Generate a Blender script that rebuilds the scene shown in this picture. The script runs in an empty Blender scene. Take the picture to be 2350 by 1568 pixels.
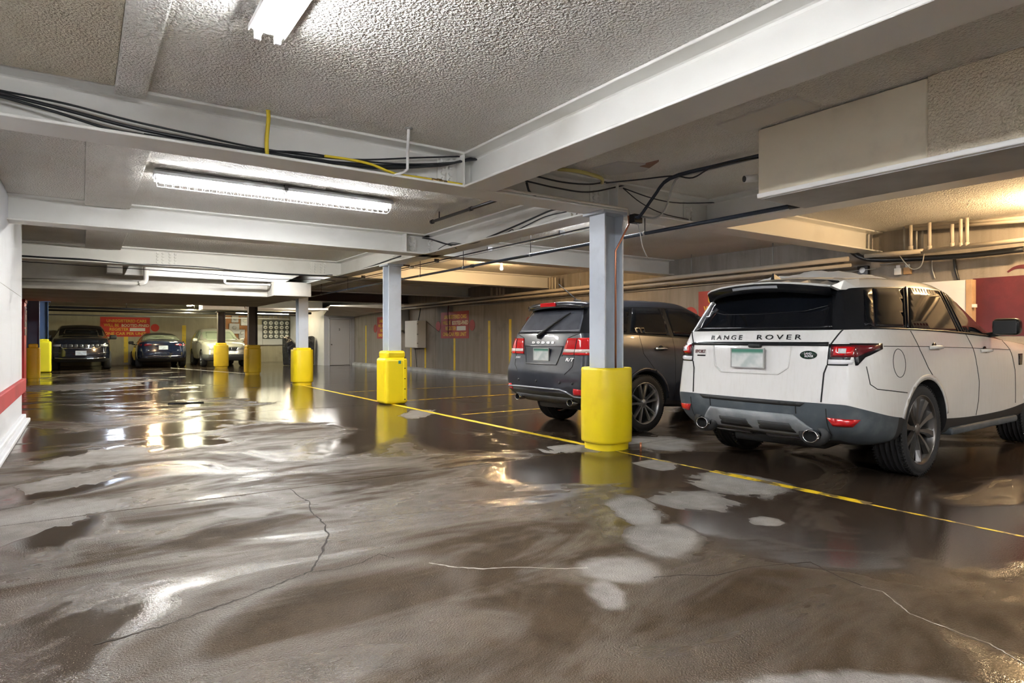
import bpy, bmesh, math, random
from mathutils import Vector, Matrix
from mathutils.bvhtree import BVHTree
from mathutils.geometry import delaunay_2d_cdt
random.seed(7)
SC = bpy.context.scene
COL = SC.collection
PI = math.pi

# ---------------------------------------------------------------- camera
FPX, HORIZON, EYE = 1452.0, 779.0, 1.25
YAW = math.atan2(1175 - 188, FPX)
cd = bpy.data.cameras.new('camera'); cam = bpy.data.objects.new('camera', cd); COL.objects.link(cam)
cam.location = (0, 0, EYE); cam.rotation_euler = (PI/2, 0, -YAW)
cd.sensor_width = 36.0; cd.lens = 36.0*FPX/2350; cd.shift_y = (HORIZON-784)/2350
cd.clip_start = 0.05; cd.clip_end = 200
SC.camera = cam

# ---------------------------------------------------------------- world, exposure
wd = bpy.data.worlds.new('world'); SC.world = wd; wd.use_nodes = True
wd.node_tree.nodes['Background'].inputs[0].default_value = (0.5, 0.5, 0.5, 1)
wd.node_tree.nodes['Background'].inputs[1].default_value = 0.02
SC.view_settings.view_transform = 'Standard'; SC.view_settings.look = 'None'
SC.view_settings.gamma = 1.0; SC.view_settings.use_curve_mapping = False
SC.view_settings.exposure = 3.4
SC.cycles.use_denoising = True
SC.cycles.max_bounces = 6; SC.cycles.diffuse_bounces = 4; SC.cycles.glossy_bounces = 3; SC.cycles.transmission_bounces = 2
SC.cycles.use_adaptive_sampling = True; SC.cycles.adaptive_threshold = 0.10; SC.cycles.adaptive_min_samples = 16
SC.cycles.sample_clamp_indirect = 6.0
SC.cycles.caustics_reflective = False; SC.cycles.caustics_refractive = False
TUBE, BULB = 26.0, 420.0          # brightness of the fluorescent tubes and of the bare bulbs

# ---------------------------------------------------------------- placing: a sight line met with a plane of the building
_S, _C = math.sin(YAW), math.cos(YAW)
def _ray(u, v):
    a = (u-1175)/FPX; b = (HORIZON-v)/FPX
    return (_S+a*_C, _C-a*_S, b)
def atZ(u, v, z=0.0):
    d = _ray(u, v); t = (z-EYE)/d[2]; return Vector((d[0]*t, d[1]*t, z))
def atX(u, v, x):
    d = _ray(u, v); t = x/d[0]; return Vector((x, d[1]*t, EYE+d[2]*t))
def atY(u, v, y):
    d = _ray(u, v); t = y/d[1]; return Vector((d[0]*t, y, EYE+d[2]*t))

# ---------------------------------------------------------------- materials
def _n(nt, t, **kw):
    n = nt.nodes.new(t)
    for k, v in kw.items(): setattr(n, k, v)
    return n
def _ins(nt, node, idx, val):
    s = node.inputs[idx]
    if hasattr(val, 'is_output') or isinstance(val, bpy.types.NodeSocket): nt.links.new(val, s)
    else:
        if isinstance(val, (tuple, list)) and len(val) == 3 and s.type == 'RGBA': val = (*val, 1)
        if s.type == 'RGBA' and isinstance(val, float): val = (val, val, val, 1)
        s.default_value = val
def newmat(name):
    m = bpy.data.materials.new(name); m.use_nodes = True
    nt = m.node_tree; return m, nt, nt.nodes['Principled BSDF']
def mixc(nt, fac, a, b, mode='MIX'):
    n = _n(nt, 'ShaderNodeMix', data_type='RGBA', blend_type=mode)
    _ins(nt, n, 0, fac); _ins(nt, n, 6, a); _ins(nt, n, 7, b); return n.outputs[2]
def math_(nt, op, a, b=None, clamp=False):
    n = _n(nt, 'ShaderNodeMath', operation=op, use_clamp=clamp); _ins(nt, n, 0, a)
    if b is not None: _ins(nt, n, 1, b)
    return n.outputs[0]
def ramp(nt, val, lo, hi, a=0.0, b=1.0):
    n = _n(nt, 'ShaderNodeMapRange', interpolation_type='SMOOTHSTEP'); _ins(nt, n, 0, val)
    for i, v in zip((1, 2, 3, 4), (lo, hi, a, b)): n.inputs[i].default_value = v
    return n.outputs[0]
def coords(nt, scale=(1, 1, 1), rot=(0, 0, 0)):
    g = _n(nt, 'ShaderNodeTexCoord'); mp = _n(nt, 'ShaderNodeMapping')
    mp.inputs['Scale'].default_value = scale; mp.inputs['Rotation'].default_value = rot
    nt.links.new(g.outputs['Object'], mp.inputs[0]); return mp.outputs[0]
def noise(nt, co, scale, detail=3, rough=0.55, dist=0.0):
    n = _n(nt, 'ShaderNodeTexNoise'); nt.links.new(co, n.inputs['Vector'])
    n.inputs['Scale'].default_value = scale; n.inputs['Detail'].default_value = detail
    n.inputs['Roughness'].default_value = rough; n.inputs['Distortion'].default_value = dist
    return n.outputs['Fac']
def bump(nt, h, strength, dist=0.01, prev=None):
    n = _n(nt, 'ShaderNodeBump'); _ins(nt, n, 'Strength', strength); n.inputs['Distance'].default_value = dist
    _ins(nt, n, 'Height', h)
    if prev is not None: nt.links.new(prev, n.inputs['Normal'])
    return n.outputs[0]
MATS = {}
def M(name, base, rough=0.5, metal=0.0, var=None, bmp=None, emit=None, coat=0.0, spec=None, alpha=None, trans=0.0):
    """plain procedural material: var=(scale, colour2[, lo, hi]), bmp=(scale, strength, distance)"""
    if name in MATS: return MATS[name]
    m, nt, p = newmat(name)
    p.inputs['Base Color'].default_value = (*base, 1); p.inputs['Roughness'].default_value = rough
    p.inputs['Metallic'].default_value = metal; p.inputs['Coat Weight'].default_value = coat
    p.inputs['Coat Roughness'].default_value = 0.03
    if spec is not None: p.inputs['Specular IOR Level'].default_value = spec
    if trans: p.inputs['Transmission Weight'].default_value = trans
    co = coords(nt) if (var or bmp) else None
    if var:
        f = ramp(nt, noise(nt, co, var[0], 5), var[2] if len(var) > 2 else .35, var[3] if len(var) > 3 else .7)
        nt.links.new(mixc(nt, f, base, var[1]), p.inputs['Base Color'])
    if bmp: nt.links.new(bump(nt, noise(nt, co, bmp[0], 3), bmp[1], bmp[2]), p.inputs['Normal'])
    if emit:
        p.inputs['Emission Color'].default_value = (*emit[0], 1); p.inputs['Emission Strength'].default_value = emit[1]
    if alpha is not None: p.inputs['Alpha'].default_value = alpha
    m.diffuse_color = (*base, 1); MATS[name] = m; return m

# ---------------------------------------------------------------- mesh building
class MB:
    def __init__(s): s.v = []; s.f = []; s.sm = []
    def add(s, vs, fs, smooth=False):
        o = len(s.v); s.v += [tuple(v) for v in vs]
        for f in fs: s.f.append([o+i for i in f]); s.sm.append(smooth)
        return s
    def box(s, a, b, M_=None):
        (x0, y0, z0), (x1, y1, z1) = a, b
        vs = [Vector(p) for p in ((x0,y0,z0),(x1,y0,z0),(x1,y1,z0),(x0,y1,z0),(x0,y0,z1),(x1,y0,z1),(x1,y1,z1),(x0,y1,z1))]
        if M_: vs = [M_ @ v for v in vs]
        return s.add(vs, [(0,3,2,1),(4,5,6,7),(0,1,5,4),(1,2,6,5),(2,3,7,6),(3,0,4,7)])
    def tube(s, pts, r, n=8, cap=True, smooth=True):
        pts = [Vector(p) for p in pts]; rs = r if isinstance(r, (list, tuple)) else [r]*len(pts)
        vs = []; prev = None
        for i, p in enumerate(pts):
            d = (pts[min(i+1, len(pts)-1)] - pts[max(i-1, 0)]).normalized()
            if prev is None:
                up = Vector((0, 0, 1)) if abs(d.z) < .9 else Vector((1, 0, 0)); u = d.cross(up).normalized()
            else: u = (prev - d*prev.dot(d)).normalized()
            prev = u; w = d.cross(u)
            for k in range(n):
                a = 2*PI*k/n; vs.append(p + (u*math.cos(a)+w*math.sin(a))*rs[i])
        fs = [(i*n+k, i*n+(k+1)%n, (i+1)*n+(k+1)%n, (i+1)*n+k) for i in range(len(pts)-1) for k in range(n)]
        s.add(vs, fs, smooth)
        if cap:
            o = len(s.v)-len(vs)
            s.f.append([o+k for k in range(n)][::-1]); s.sm.append(False)
            s.f.append([o+(len(pts)-1)*n+k for k in range(n)]); s.sm.append(False)
        return s
    def lathe(s, prof, n=24, M_=None, smooth=True, a0=0.0, a1=2*PI):
        """prof: (radius, height) rings about local z"""
        full = abs(a1-a0-2*PI) < 1e-6; m = n if full else n+1; vs = []
        for r, h in prof:
            for k in range(m):
                a = a0+(a1-a0)*k/n; v = Vector((r*math.cos(a), r*math.sin(a), h)); vs.append(M_ @ v if M_ else v)
        fs = []
        for i in range(len(prof)-1):
            for k in range(n):
                k2 = (k+1) % m if full else k+1
                fs.append((i*m+k, i*m+k2, (i+1)*m+k2, (i+1)*m+k))
        return s.add(vs, fs, smooth)
    def prism(s, poly, depth, M_=None):
        """polygon in local xy pushed along local z"""
        n = len(poly); vs = [Vector((x, y, 0)) for x, y in poly]+[Vector((x, y, depth)) for x, y in poly]
        if M_: vs = [M_ @ v for v in vs]
        return s.add(vs, [tuple(range(n))[::-1], tuple(range(n, 2*n))]+[(i, (i+1)%n, n+(i+1)%n, n+i) for i in range(n)])
    def mesh(s, name, mat=None):
        me = bpy.data.meshes.new(name); me.from_pydata(s.v, [], s.f)
        me.polygons.foreach_set('use_smooth', s.sm)
        bm = bmesh.new(); bm.from_mesh(me); bmesh.ops.recalc_face_normals(bm, faces=bm.faces); bm.to_mesh(me); bm.free()
        if mat: me.materials.append(mat)
        me.update(); return me
    def build(s, name, mat, parent=None, bevel=0.0, seg=2):
        o = link(name, s.mesh(name, mat), parent)
        if bevel: bev(o, bevel, seg)
        return o
def link(name, data, parent=None):
    o = bpy.data.objects.new(name, data); COL.objects.link(o)
    if parent is not None: o.parent = parent
    return o
def bev(o, w, seg=2, angle=40):
    b = o.modifiers.new('bevel', 'BEVEL'); b.width = w; b.segments = seg; b.limit_method = 'ANGLE'; b.angle_limit = math.radians(angle)
    return o
def tag(o, label, cat, group=None):
    o['label'] = label; o['category'] = cat
    if group: o['group'] = group
    return o
def empty(name, loc=(0, 0, 0), rz=0.0, label=None, cat=None, group=None, s=1.0):
    o = bpy.data.objects.new(name, None); COL.objects.link(o); o.location = loc; o.rotation_euler = (0, 0, rz); o.scale = (s, s, s)
    if label: tag(o, label, cat, group)
    return o
def struct(o): o['kind'] = 'structure'; return o
def copy_tree(o, parent=None):
    c = o.copy(); COL.objects.link(c); c.parent = parent
    for ch in list(o.children): copy_tree(ch, c)
    return c
def evaluated(o):
    dg = bpy.context.evaluated_depsgraph_get(); dg.update()
    return bpy.data.meshes.new_from_object(o.evaluated_get(dg))
def text_mesh(name, s, size, mat, depth=0.002, width=None, bold=0.0, spacing=1.0, align='CENTER'):
    """lettering lying in local xy, facing +z"""
    c = bpy.data.curves.new(name, 'FONT'); c.body = s; c.size = size; c.extrude = depth; c.offset = bold
    c.align_x = align; c.align_y = 'CENTER'; c.space_character = spacing; c.resolution_u = 3
    o = bpy.data.objects.new(name, c); COL.objects.link(o)
    me = evaluated(o); bpy.data.objects.remove(o)
    if width:
        xs = [v.co.x for v in me.vertices]; k = width/(max(xs)-min(xs)); me.transform(Matrix.Diagonal((k, 1, 1, 1)))
    me.materials.clear(); me.materials.append(mat); return me
def smooth_path(pts, n=6):
    """Catmull-Rom through the points"""
    p = [Vector(q) for q in pts]; p = [2*p[0]-p[1]]+p+[2*p[-1]-p[-2]]; out = []
    for i in range(1, len(p)-2):
        for k in range(n):
            t = k/n; a, b, c, d = p[i-1:i+3]
            out.append(.5*((2*b)+(c-a)*t+(2*a-5*b+4*c-d)*t*t+(3*b-a-3*c+d)*t**3))
    out.append(p[-2]); return out
def basis(x, y, z, o): return Matrix(((x[0],y[0],z[0],o[0]),(x[1],y[1],z[1],o[1]),(x[2],y[2],z[2],o[2]),(0,0,0,1)))
# ================================================================ surfaces
def mat_ceiling(name, base, dirt, speck):
    m, nt, p = newmat(name); co = coords(nt)
    big = ramp(nt, noise(nt, co, .55, 4), .42, .75); c = mixc(nt, big, base, dirt)
    fine = noise(nt, co, 68, 2, .65); sp = ramp(nt, fine, .62, .76); c = mixc(nt, math_(nt, 'MULTIPLY', sp, .6), c, speck)
    nt.links.new(c, p.inputs['Base Color']); p.inputs['Roughness'].default_value = .85
    nt.links.new(bump(nt, noise(nt, co, 58, 1, .6), 1.0, .024), p.inputs['Normal']); return m
CEIL = mat_ceiling('stucco_ceiling', (.76, .745, .70), (.65, .615, .54), (.33, .31, .26))
CEILD = mat_ceiling('stucco_ceiling_sooty', (.68, .62, .49), (.57, .51, .38), (.13, .12, .09))
def mat_concrete(name, a, b, dark, streak=(5, 5, .35)):
    m, nt, p = newmat(name); co = coords(nt); cs = coords(nt, streak)
    f = ramp(nt, noise(nt, cs, 1.6, 4, .65), .32, .72); c = mixc(nt, f, a, b)
    f2 = ramp(nt, noise(nt, co, .9, 4, .6), .52, .8); c = mixc(nt, math_(nt, 'MULTIPLY', f2, .7), c, dark)
    f3 = ramp(nt, noise(nt, co, 55, 2), .66, .78); c = mixc(nt, math_(nt, 'MULTIPLY', f3, .5), c, dark)
    nt.links.new(c, p.inputs['Base Color']); p.inputs['Roughness'].default_value = .88
    nt.links.new(bump(nt, math_(nt, 'ADD', noise(nt, cs, 3, 2), math_(nt, 'MULTIPLY', noise(nt, co, 40, 1), .3)), .35, .02), p.inputs['Normal']); return m
CONC = mat_concrete('board_formed_concrete', (.30, .27, .24), (.22, .20, .175), (.12, .105, .092), (3, 3, .25))
CONCB = mat_concrete('pale_concrete', (.45, .41, .30), (.38, .345, .25), (.24, .21, .15), (2.0, 2.0, .3))
SOFF = M('plastered_soffit', (.60, .57, .50), .85, var=(1.2, (.47, .44, .38)), bmp=(60, .35, .01))
WHITE = M('white_wall_paint', (.62, .635, .665), .6, var=(1.5, (.52, .525, .54), .5, .85), bmp=(25, .08, .01))
BEAM = M('white_beam_paint', (.76, .755, .72), .42, var=(1.1, (.60, .58, .53), .5, .9), bmp=(9, .08, .01))
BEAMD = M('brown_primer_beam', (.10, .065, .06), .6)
STEEL = M('blue_grey_column_paint', (.50, .55, .62), .45, var=(2.5, (.36, .40, .46), .52, .8), bmp=(12, .06, .01))
STEELK = M('brown_black_column_paint', (.05, .037, .032), .45)
YEL = M('yellow_guard_vinyl', (.86, .66, .012), .38, var=(3, (.74, .52, .01), .5, .85), bmp=(4, .25, .02))
YELD = M('worn_yellow_vinyl', (.68, .47, .015), .5, var=(3, (.50, .33, .02), .45, .8), bmp=(5, .25, .02))
YLINE = M('yellow_stall_paint', (.80, .58, .03), .5, var=(6, (.62, .45, .06), .5, .72))
WLINE = M('worn_white_paint', (.55, .53, .48), .5)
FADED = M('scraped_yellow_floor_paint', (.80, .55, .02), .4, var=(7, (.14, .10, .05), .48, .58))
RED = M('red_wall_paint', (.40, .040, .042), .6, var=(2, (.30, .035, .036)), bmp=(30, .1, .01))
REDBRIGHT = M('bright_red_paint', (.62, .01, .018), .45)
MAROON = M('maroon_wall_paint', (.10, .011, .022), .7, var=(3, (.07, .009, .018)), bmp=(30, .2, .01))
GOLD = M('yellow_lettering', (.85, .55, .06), .6)
CREAM = M('cream_lettering', (.85, .80, .55), .6)
KERB = M('pale_blue_grey_kerb_paint', (.52, .55, .58), .55, var=(2, (.36, .37, .38)))
BLACKC = M('black_cable_rubber', (.012, .014, .018), .35)
NAVYC = M('blue_black_pipe', (.018, .028, .05), .45)
IRON = M('black_iron_pipe', (.03, .028, .03), .4, .5)
GREYM = M('galvanised_metal', (.42, .42, .41), .4, .7)
PIPE = M('beige_painted_pipe', (.50, .45, .38), .55, var=(1.5, (.45, .40, .33)))
YCABLE = M('yellow_cable_sheath', (.72, .55, .03), .4)
COPPER = M('copper_tube', (.60, .25, .14), .3, .9)
WPLAST = M('white_plastic', (.72, .72, .70), .4)
GREYBOX = M('grey_enamel_box', (.50, .51, .51), .45)
DARK = M('near_black_metal', (.012, .012, .013), .5)
CHROME = M('chrome', (.75, .75, .76), .08, 1.0)

# ---------------------------------------------------------------- floor: wet, patchy concrete slabs
def mat_floor():
    m, nt, p = newmat('wet_concrete_floor'); co = coords(nt)
    def blobs(lst, amt, sc, lo, hi):
        best = None
        for u0, v0, u1, v1 in lst:
            c = atZ((u0+u1)/2, (v0+v1)/2); a = (atZ(u1, (v0+v1)/2)-atZ(u0, (v0+v1)/2))/2; b = (atZ((u0+u1)/2, v0)-atZ((u0+u1)/2, v1))/2
            mp = _n(nt, 'ShaderNodeMapping', vector_type='TEXTURE'); nt.links.new(co, mp.inputs[0])
            mp.inputs[1].default_value = c; mp.inputs[2].default_value = (0, 0, math.atan2(a.y, a.x)); mp.inputs[3].default_value = (a.length, b.length, 1)
            ln = _n(nt, 'ShaderNodeVectorMath', operation='LENGTH'); nt.links.new(mp.outputs[0], ln.inputs[0])
            d = ln.outputs['Value']; best = d if best is None else math_(nt, 'MINIMUM', best, d)
        d = math_(nt, 'ADD', best, math_(nt, 'MULTIPLY', math_(nt, 'SUBTRACT', noise(nt, coords(nt, (1, .6, 1), (0, 0, .5)), sc, 3, .62, .8), .47), amt))
        return ramp(nt, d, hi, lo)
    dry = blobs([(1480, 1122, 1705, 1172), (1400, 1128, 1520, 1215), (1425, 1192, 1622, 1276), (1318, 1268, 1530, 1346), (1340, 1318, 1440, 1396), (1715, 1186, 1802, 1209), (1590, 1080, 1808, 1142),
                 (1458, 1052, 1560, 1078), (1445, 996, 1600, 1040), (-60, 1135, 175, 1262), (120, 1025, 330, 1075), (60, 1085, 240, 1125), (925, 938, 1000, 962),
                 (1240, 1018, 1400, 1042), (60, 880, 300, 897), (480, 1160, 640, 1190), (1500, 1540, 2350, 1640)], 1.5, 2.6, .62, 1.06)
    streak = coords(nt, (.75, 1.0, 1), (0, 0, .2))
    n1 = noise(nt, streak, .62, 4, .60, .9)
    sx = _n(nt, 'ShaderNodeSeparateXYZ'); nt.links.new(co, sx.inputs[0])
    far = ramp(nt, sx.outputs['Y'], 5.0, 12.0); rgt = ramp(nt, sx.outputs['X'], 2.3, 3.8)
    wet = math_(nt, 'ADD', n1, math_(nt, 'ADD', math_(nt, 'MULTIPLY', far, .13), math_(nt, 'MULTIPLY', rgt, .15)))
    pud = ramp(nt, wet, .47, .64)
    pud = math_(nt, 'MULTIPLY', pud, math_(nt, 'SUBTRACT', 1.0, dry))
    fine = noise(nt, co, 105, 2, .7); mid = noise(nt, co, 6, 4, .62); low = noise(nt, streak, 1.7, 3, .6, .5)
    damp = mixc(nt, ramp(nt, mid, .3, .7), (.055, .036, .020), (.034, .022, .012))
    damp = mixc(nt, ramp(nt, low, .38, .72), damp, (.066, .046, .029))
    dryc = mixc(nt, ramp(nt, mid, .3, .7), (.27, .25, .23), (.20, .185, .17))
    c = mixc(nt, pud, damp, (.040, .028, .020)); c = mixc(nt, dry, c, dryc)
    grit = ramp(nt, noise(nt, co, 210, 1, .7), .56, .70); c = mixc(nt, math_(nt, 'MULTIPLY', grit, .45), c, (.15, .12, .09))
    pit = ramp(nt, noise(nt, co, 48, 2), .70, .78); c = mixc(nt, math_(nt, 'MULTIPLY', pit, .6), c, (.02, .016, .012))
    nt.links.new(c, p.inputs['Base Color'])
    gl = noise(nt, coords(nt, (.5, 1.3, 1), (0, 0, -.45)), 1.1, 4, .62, .7)
    r = mixc(nt, pud, ramp(nt, gl, .38, .64, .55, .27), .085); r = mixc(nt, dry, r, .60)
    nt.links.new(r, p.inputs['Roughness'])
    nt.links.new(mixc(nt, pud, ramp(nt, gl, .42, .64, .04, .62), .55), p.inputs['Specular IOR Level'])
    b1 = bump(nt, fine, math_(nt, 'SUBTRACT', 1.0, math_(nt, 'MULTIPLY', pud, .95)), .012)
    nt.links.new(bump(nt, noise(nt, co, 1.1, 2), .06, .03, b1), p.inputs['Normal']); return m
FLOOR = mat_floor()
RW, LW, BW, CZ, BZ = 11.05, -0.75, 36.55, 3.04, 2.70     # right wall, left wall, back wall, ceiling, underside of beams
Y0 = -7.5
base = struct(MB().box((-4.2, Y0, -.2), (RW, BW, -.012)).build('floor', DARK))
ycuts = [Y0, -.68, 5.42, 11.52, 17.62, 23.72, 29.82, BW]
for a, b in zip(ycuts, ycuts[1:]):
    MB().box((-4.2, a+.007, -.05), (RW, b-.007, 0)).build('floor_slab', FLOOR, base, .004, 1)
def ribbon(pts, w, z=.0012, jag=.0, cuts=1):
    P = []
    for a, b in zip(pts, pts[1:]):
        for k in range(cuts): P.append(a.lerp(b, k/cuts))
    P.append(pts[-1]); mb = MB(); vs = []
    for i, q in enumerate(P):
        d = (P[min(i+1, len(P)-1)]-P[max(i-1, 0)]).normalized(); n = Vector((-d.y, d.x, 0)); j = n*random.uniform(-jag, jag)
        ww = w*random.uniform(.5, 1.3) if jag else w
        vs += [q+j+n*ww/2+Vector((0, 0, z)), q+j-n*ww/2+Vector((0, 0, z))]
    mb.add(vs, [(2*i, 2*i+1, 2*i+3, 2*i+2) for i in range(len(P)-1)]); return mb
CRACK = M('crack_shadow', (.03, .025, .02), .9); CRACKW = M('pale_crack_salt', (.42, .39, .35), .8)
ck = [(665, 1122), (692, 1142), (708, 1152), (716, 1178), (732, 1190), (745, 1206), (753, 1228), (742, 1258), (733, 1284), (716, 1310), (690, 1322), (645, 1338), (610, 1352), (560, 1374), (500, 1392), (430, 1418), (365, 1440), (290, 1460), (215, 1482)]
ribbon([atZ(*q) for q in ck], .011, .0012, .008, 5).build('crack', CRACK, base)
ribbon([atZ(*q) for q in [(716, 1314), (780, 1306), (830, 1292), (870, 1272), (905, 1282)]], .007, .0012, .004, 6).build('crack', CRACK, base)
ribbon([atZ(*q) for q in [(1975, 1347), (2025, 1358), (2055, 1382), (2090, 1410), (2140, 1430), (2200, 1452), (2270, 1478), (2330, 1512), (2380, 1540)]], .006, .0012, .004, 6).build('crack', CRACKW, base)
ribbon([atZ(*q) for q in [(985, 1292), (1040, 1302), (1110, 1306), (1180, 1302), (1290, 1306), (1350, 1304)]], .012, .0012, .004, 6).build('crack', CRACKW, base)
ribbon([atZ(*q) for q in [(1500, 1326), (1560, 1320), (1640, 1322), (1720, 1302), (1860, 1290), (1920, 1322), (1980, 1346)]], .008, .0012, .004, 6).build('crack', CRACK, base)

# ---------------------------------------------------------------- shell
cl = struct(MB().box((-4.2, Y0, CZ), (RW, BW, CZ+.25)).build('ceiling', CEIL))
def cstrip(x0, x1, y0, y1, z, mat=CEIL): MB().box((x0, y0, z), (x1, y1, CZ+.02)).build('ceiling_strip', mat, cl, .012, 2)
cstrip(LW, .19, Y0, 5.22, 3.018, CEILD)
cstrip(.19, .385, Y0, 5.30, 2.985); cstrip(.03, .53, 5.6, 9.80, 2.975); cstrip(.05, .62, 10.08, 14.33, 2.97)
cstrip(LW, .03, 5.6, 9.72, 3.02)
struct(MB().box((LW-.3, Y0, 0), (LW, 12.05, CZ)).build('wall_left', WHITE))
struct(MB().box((-4.4, 12.05, 0), (-4.2, BW, CZ)).build('wall_far_left', CONC))
struct(MB().box((-4.2, 11.85, 0), (LW-.3, 12.05, CZ)).build('wall_left_return', WHITE))
wr = struct(MB().box((RW, Y0, 0), (RW+.25, BW, CZ)).build('wall_right', CONC))
wb_ = struct(MB().box((-4.4, BW, 0), (RW+.25, BW+.25, CZ)).build('wall_back', CONCB))
struct(MB().box((-4.2, Y0-.2, 0), (RW, Y0, CZ)).build('wall_front', CONC))
# formwork joints standing proud on the right wall
for k, y in enumerate([2.4, 5.9, 7.55, 9.95, 12.4, 14.2, 17.9, 21.4, 25.0]):
    MB().box((RW-.006, y, .1), (RW, y+.012, CZ)).build('formwork_joint', CONC, wr)
kb = MB()
kb.add([(RW-.16, 5.0, 0), (RW-.16, 29.9, 0), (RW-.15, 29.9, .1), (RW-.15, 5.0, .1), (RW-.02, 29.9, .14), (RW-.02, 5.0, .14), (RW, 29.9, 0), (RW, 5.0, 0)],
       [(0, 1, 2, 3), (3, 2, 4, 5), (4, 6, 7, 5), (0, 3, 5, 7), (1, 6, 4, 2)])
struct(kb.build('baseboard_right', KERB))
# left wall: red timber rub rail and white kerb
tl = struct(MB().box((LW-.02, Y0, .46), (LW+.045, 12.16, .66)).build('trim_1', RED)); bev(tl, .012)
bl = struct(MB().box((LW-.02, Y0, 0), (LW+.05, 12.10, .12)).build('baseboard_left', WHITE)); bev(bl, .015)
MB().box((LW-.02, Y0, 0), (LW+.10, 12.14, .055)).build('kerb_foot', WHITE, bl, .012)
MB().box((LW-.001, Y0, 1.88), (LW+.002, 12.05, 1.886)).build('panel_seam', GREYM, bpy.data.objects['wall_left'])

# ---------------------------------------------------------------- steel beams
HEX = MB().lathe([(0, .022), (.022, .022), (.026, .016), (.026, 0)], 6, smooth=False).mesh('bolt', BEAM)
def bolts(parent, origin, ux, uz, out, nx, nz, dx, dz):
    for i in range(nx):
        for k in range(nz):
            o = link('bolt', HEX, parent); p = Vector(origin)+Vector(ux)*dx*i+Vector(uz)*dz*k
            o.matrix_local = Matrix.Translation(p) @ Vector(out).to_track_quat('Z', 'Y').to_matrix().to_4x4()
def beam(a, b, label, zb=BZ, zt=CZ, w=.35, mat=BEAM, tf=.022, tw=.014, name='ceiling_beam'):
    """I-beam along x or y between points a and b (x, y)"""
    a, b = Vector((*a, 0)), Vector((*b, 0)); L = (b-a).length; e = empty(name, (a.x, a.y, zb), math.atan2((b-a).y, (b-a).x), label, 'beam')
    H = zt-zb
    MB().box((0, -w/2, 0), (L, w/2, tf)).build('bottom_flange', mat, e, .004, 1)
    MB().box((0, -w/2, H-tf), (L, w/2, H)).build('top_flange', mat, e, .004, 1)
    mb = MB()
    r = .022; prof = [(tw/2+r, tf), (tw/2+r*.3, tf+r*.3), (tw/2, tf+r), (tw/2, H-tf-r), (tw/2+r*.3, H-tf-r*.3), (tw/2+r, H-tf)]
    poly = prof+[(-x, z) for x, z in prof[::-1]]
    mb.prism([(x, z) for x, z in poly], L, basis((0, 1, 0), (0, 0, 1), (1, 0, 0), (0, 0, 0)))
    mb.build('web', mat, e); return e
def endplate(e, x, side, n=(2, 4), w=.19, mat=BEAM):
    """bolted splice plate on the web of beam e at local x; side -1 = local -y face"""
    y = side*.014; H = CZ-BZ
    MB().box((x, min(y, y+side*.012), .05), (x+w, max(y, y+side*.012), H-.05)).build('splice_plate', mat, e, .002, 1)
    bolts(e, (x+.055, y+side*.012, .085), (1, 0, 0), (0, 0, 1), (0, side, 0), n[0], n[1], .08, .062)
def stiff(e, x, w=.35, mat=BEAM):
    MB().box((x-.006, -w/2+.01, .022), (x+.006, w/2-.01, CZ-BZ-.022)).build('stiffener', mat, e)
b1 = beam((LW-.2, 5.42), (RW, 5.42), 'white steel beam with cable bundle, nearest of those crossing the aisle')
endplate(b1, 3.76, -1, (2, 4), .18); stiff(b1, 3.97); stiff(b1, 5.98); endplate(b1, 5.68, -1, (2, 3)); endplate(b1, 7.25, -1, (2, 3), .17)
b2 = beam((LW-.2, 9.91), (4.99, 9.91), 'bright white steel beam just behind the long fluorescent light')
endplate(b2, 5.52, -1, (2, 4), .17); stiff(b2, 5.44)
b3 = beam((LW-3.2, 14.44), (4.99, 14.44), 'grey lit steel beam with two clusters of bolts above the white soffit')
for x0 in (5.2, 5.42, 8.25, 8.47): bolts(b3, (x0, -.007, .09), (1, 0, 0), (0, 0, 1), (0, -1, 0), 2, 4, .095, .062)
b4 = beam((3.19, 5.412), (3.19, Y0), 'big white steel beam running overhead toward the near top edge', BZ+.0015, CZ-.0015)
b5 = beam((6.77, 5.412), (6.77, Y0), 'steel beam above the white suv, behind the plastered box', BZ+.0015, CZ-.0015)
g = beam((5.0, 5.6), (5.0, 30.0), 'long steel girder resting on the row of yellow-guarded columns')
for y in (.35, 4.2): bolts(g, (y, .007, .08), (1, 0, 0), (0, 0, 1), (0, 1, 0), 2, 4, .09, .06)
for x0 in (5.62,): bolts(g, (x0, .007, .14), (1, 0, 0), (0, 0, 1), (0, 1, 0), 4, 2, .07, .08)
beam((5.01, 9.91), (RW, 9.91), 'steel beam in front of the lit bare bulb, right of the columns')
beam((5.01, 14.44), (RW, 14.44), 'warm lit steel beam just behind the bare bulb')
beam((5.01, 18.95), (RW, 18.95), 'shaded steel beam second behind the bare bulb')
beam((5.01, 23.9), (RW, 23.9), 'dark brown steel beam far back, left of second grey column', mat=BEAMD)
beam((-.9, Y0+6.6), (3.0, Y0+6.6), 'white steel beam crossing overhead behind the viewer')

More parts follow.
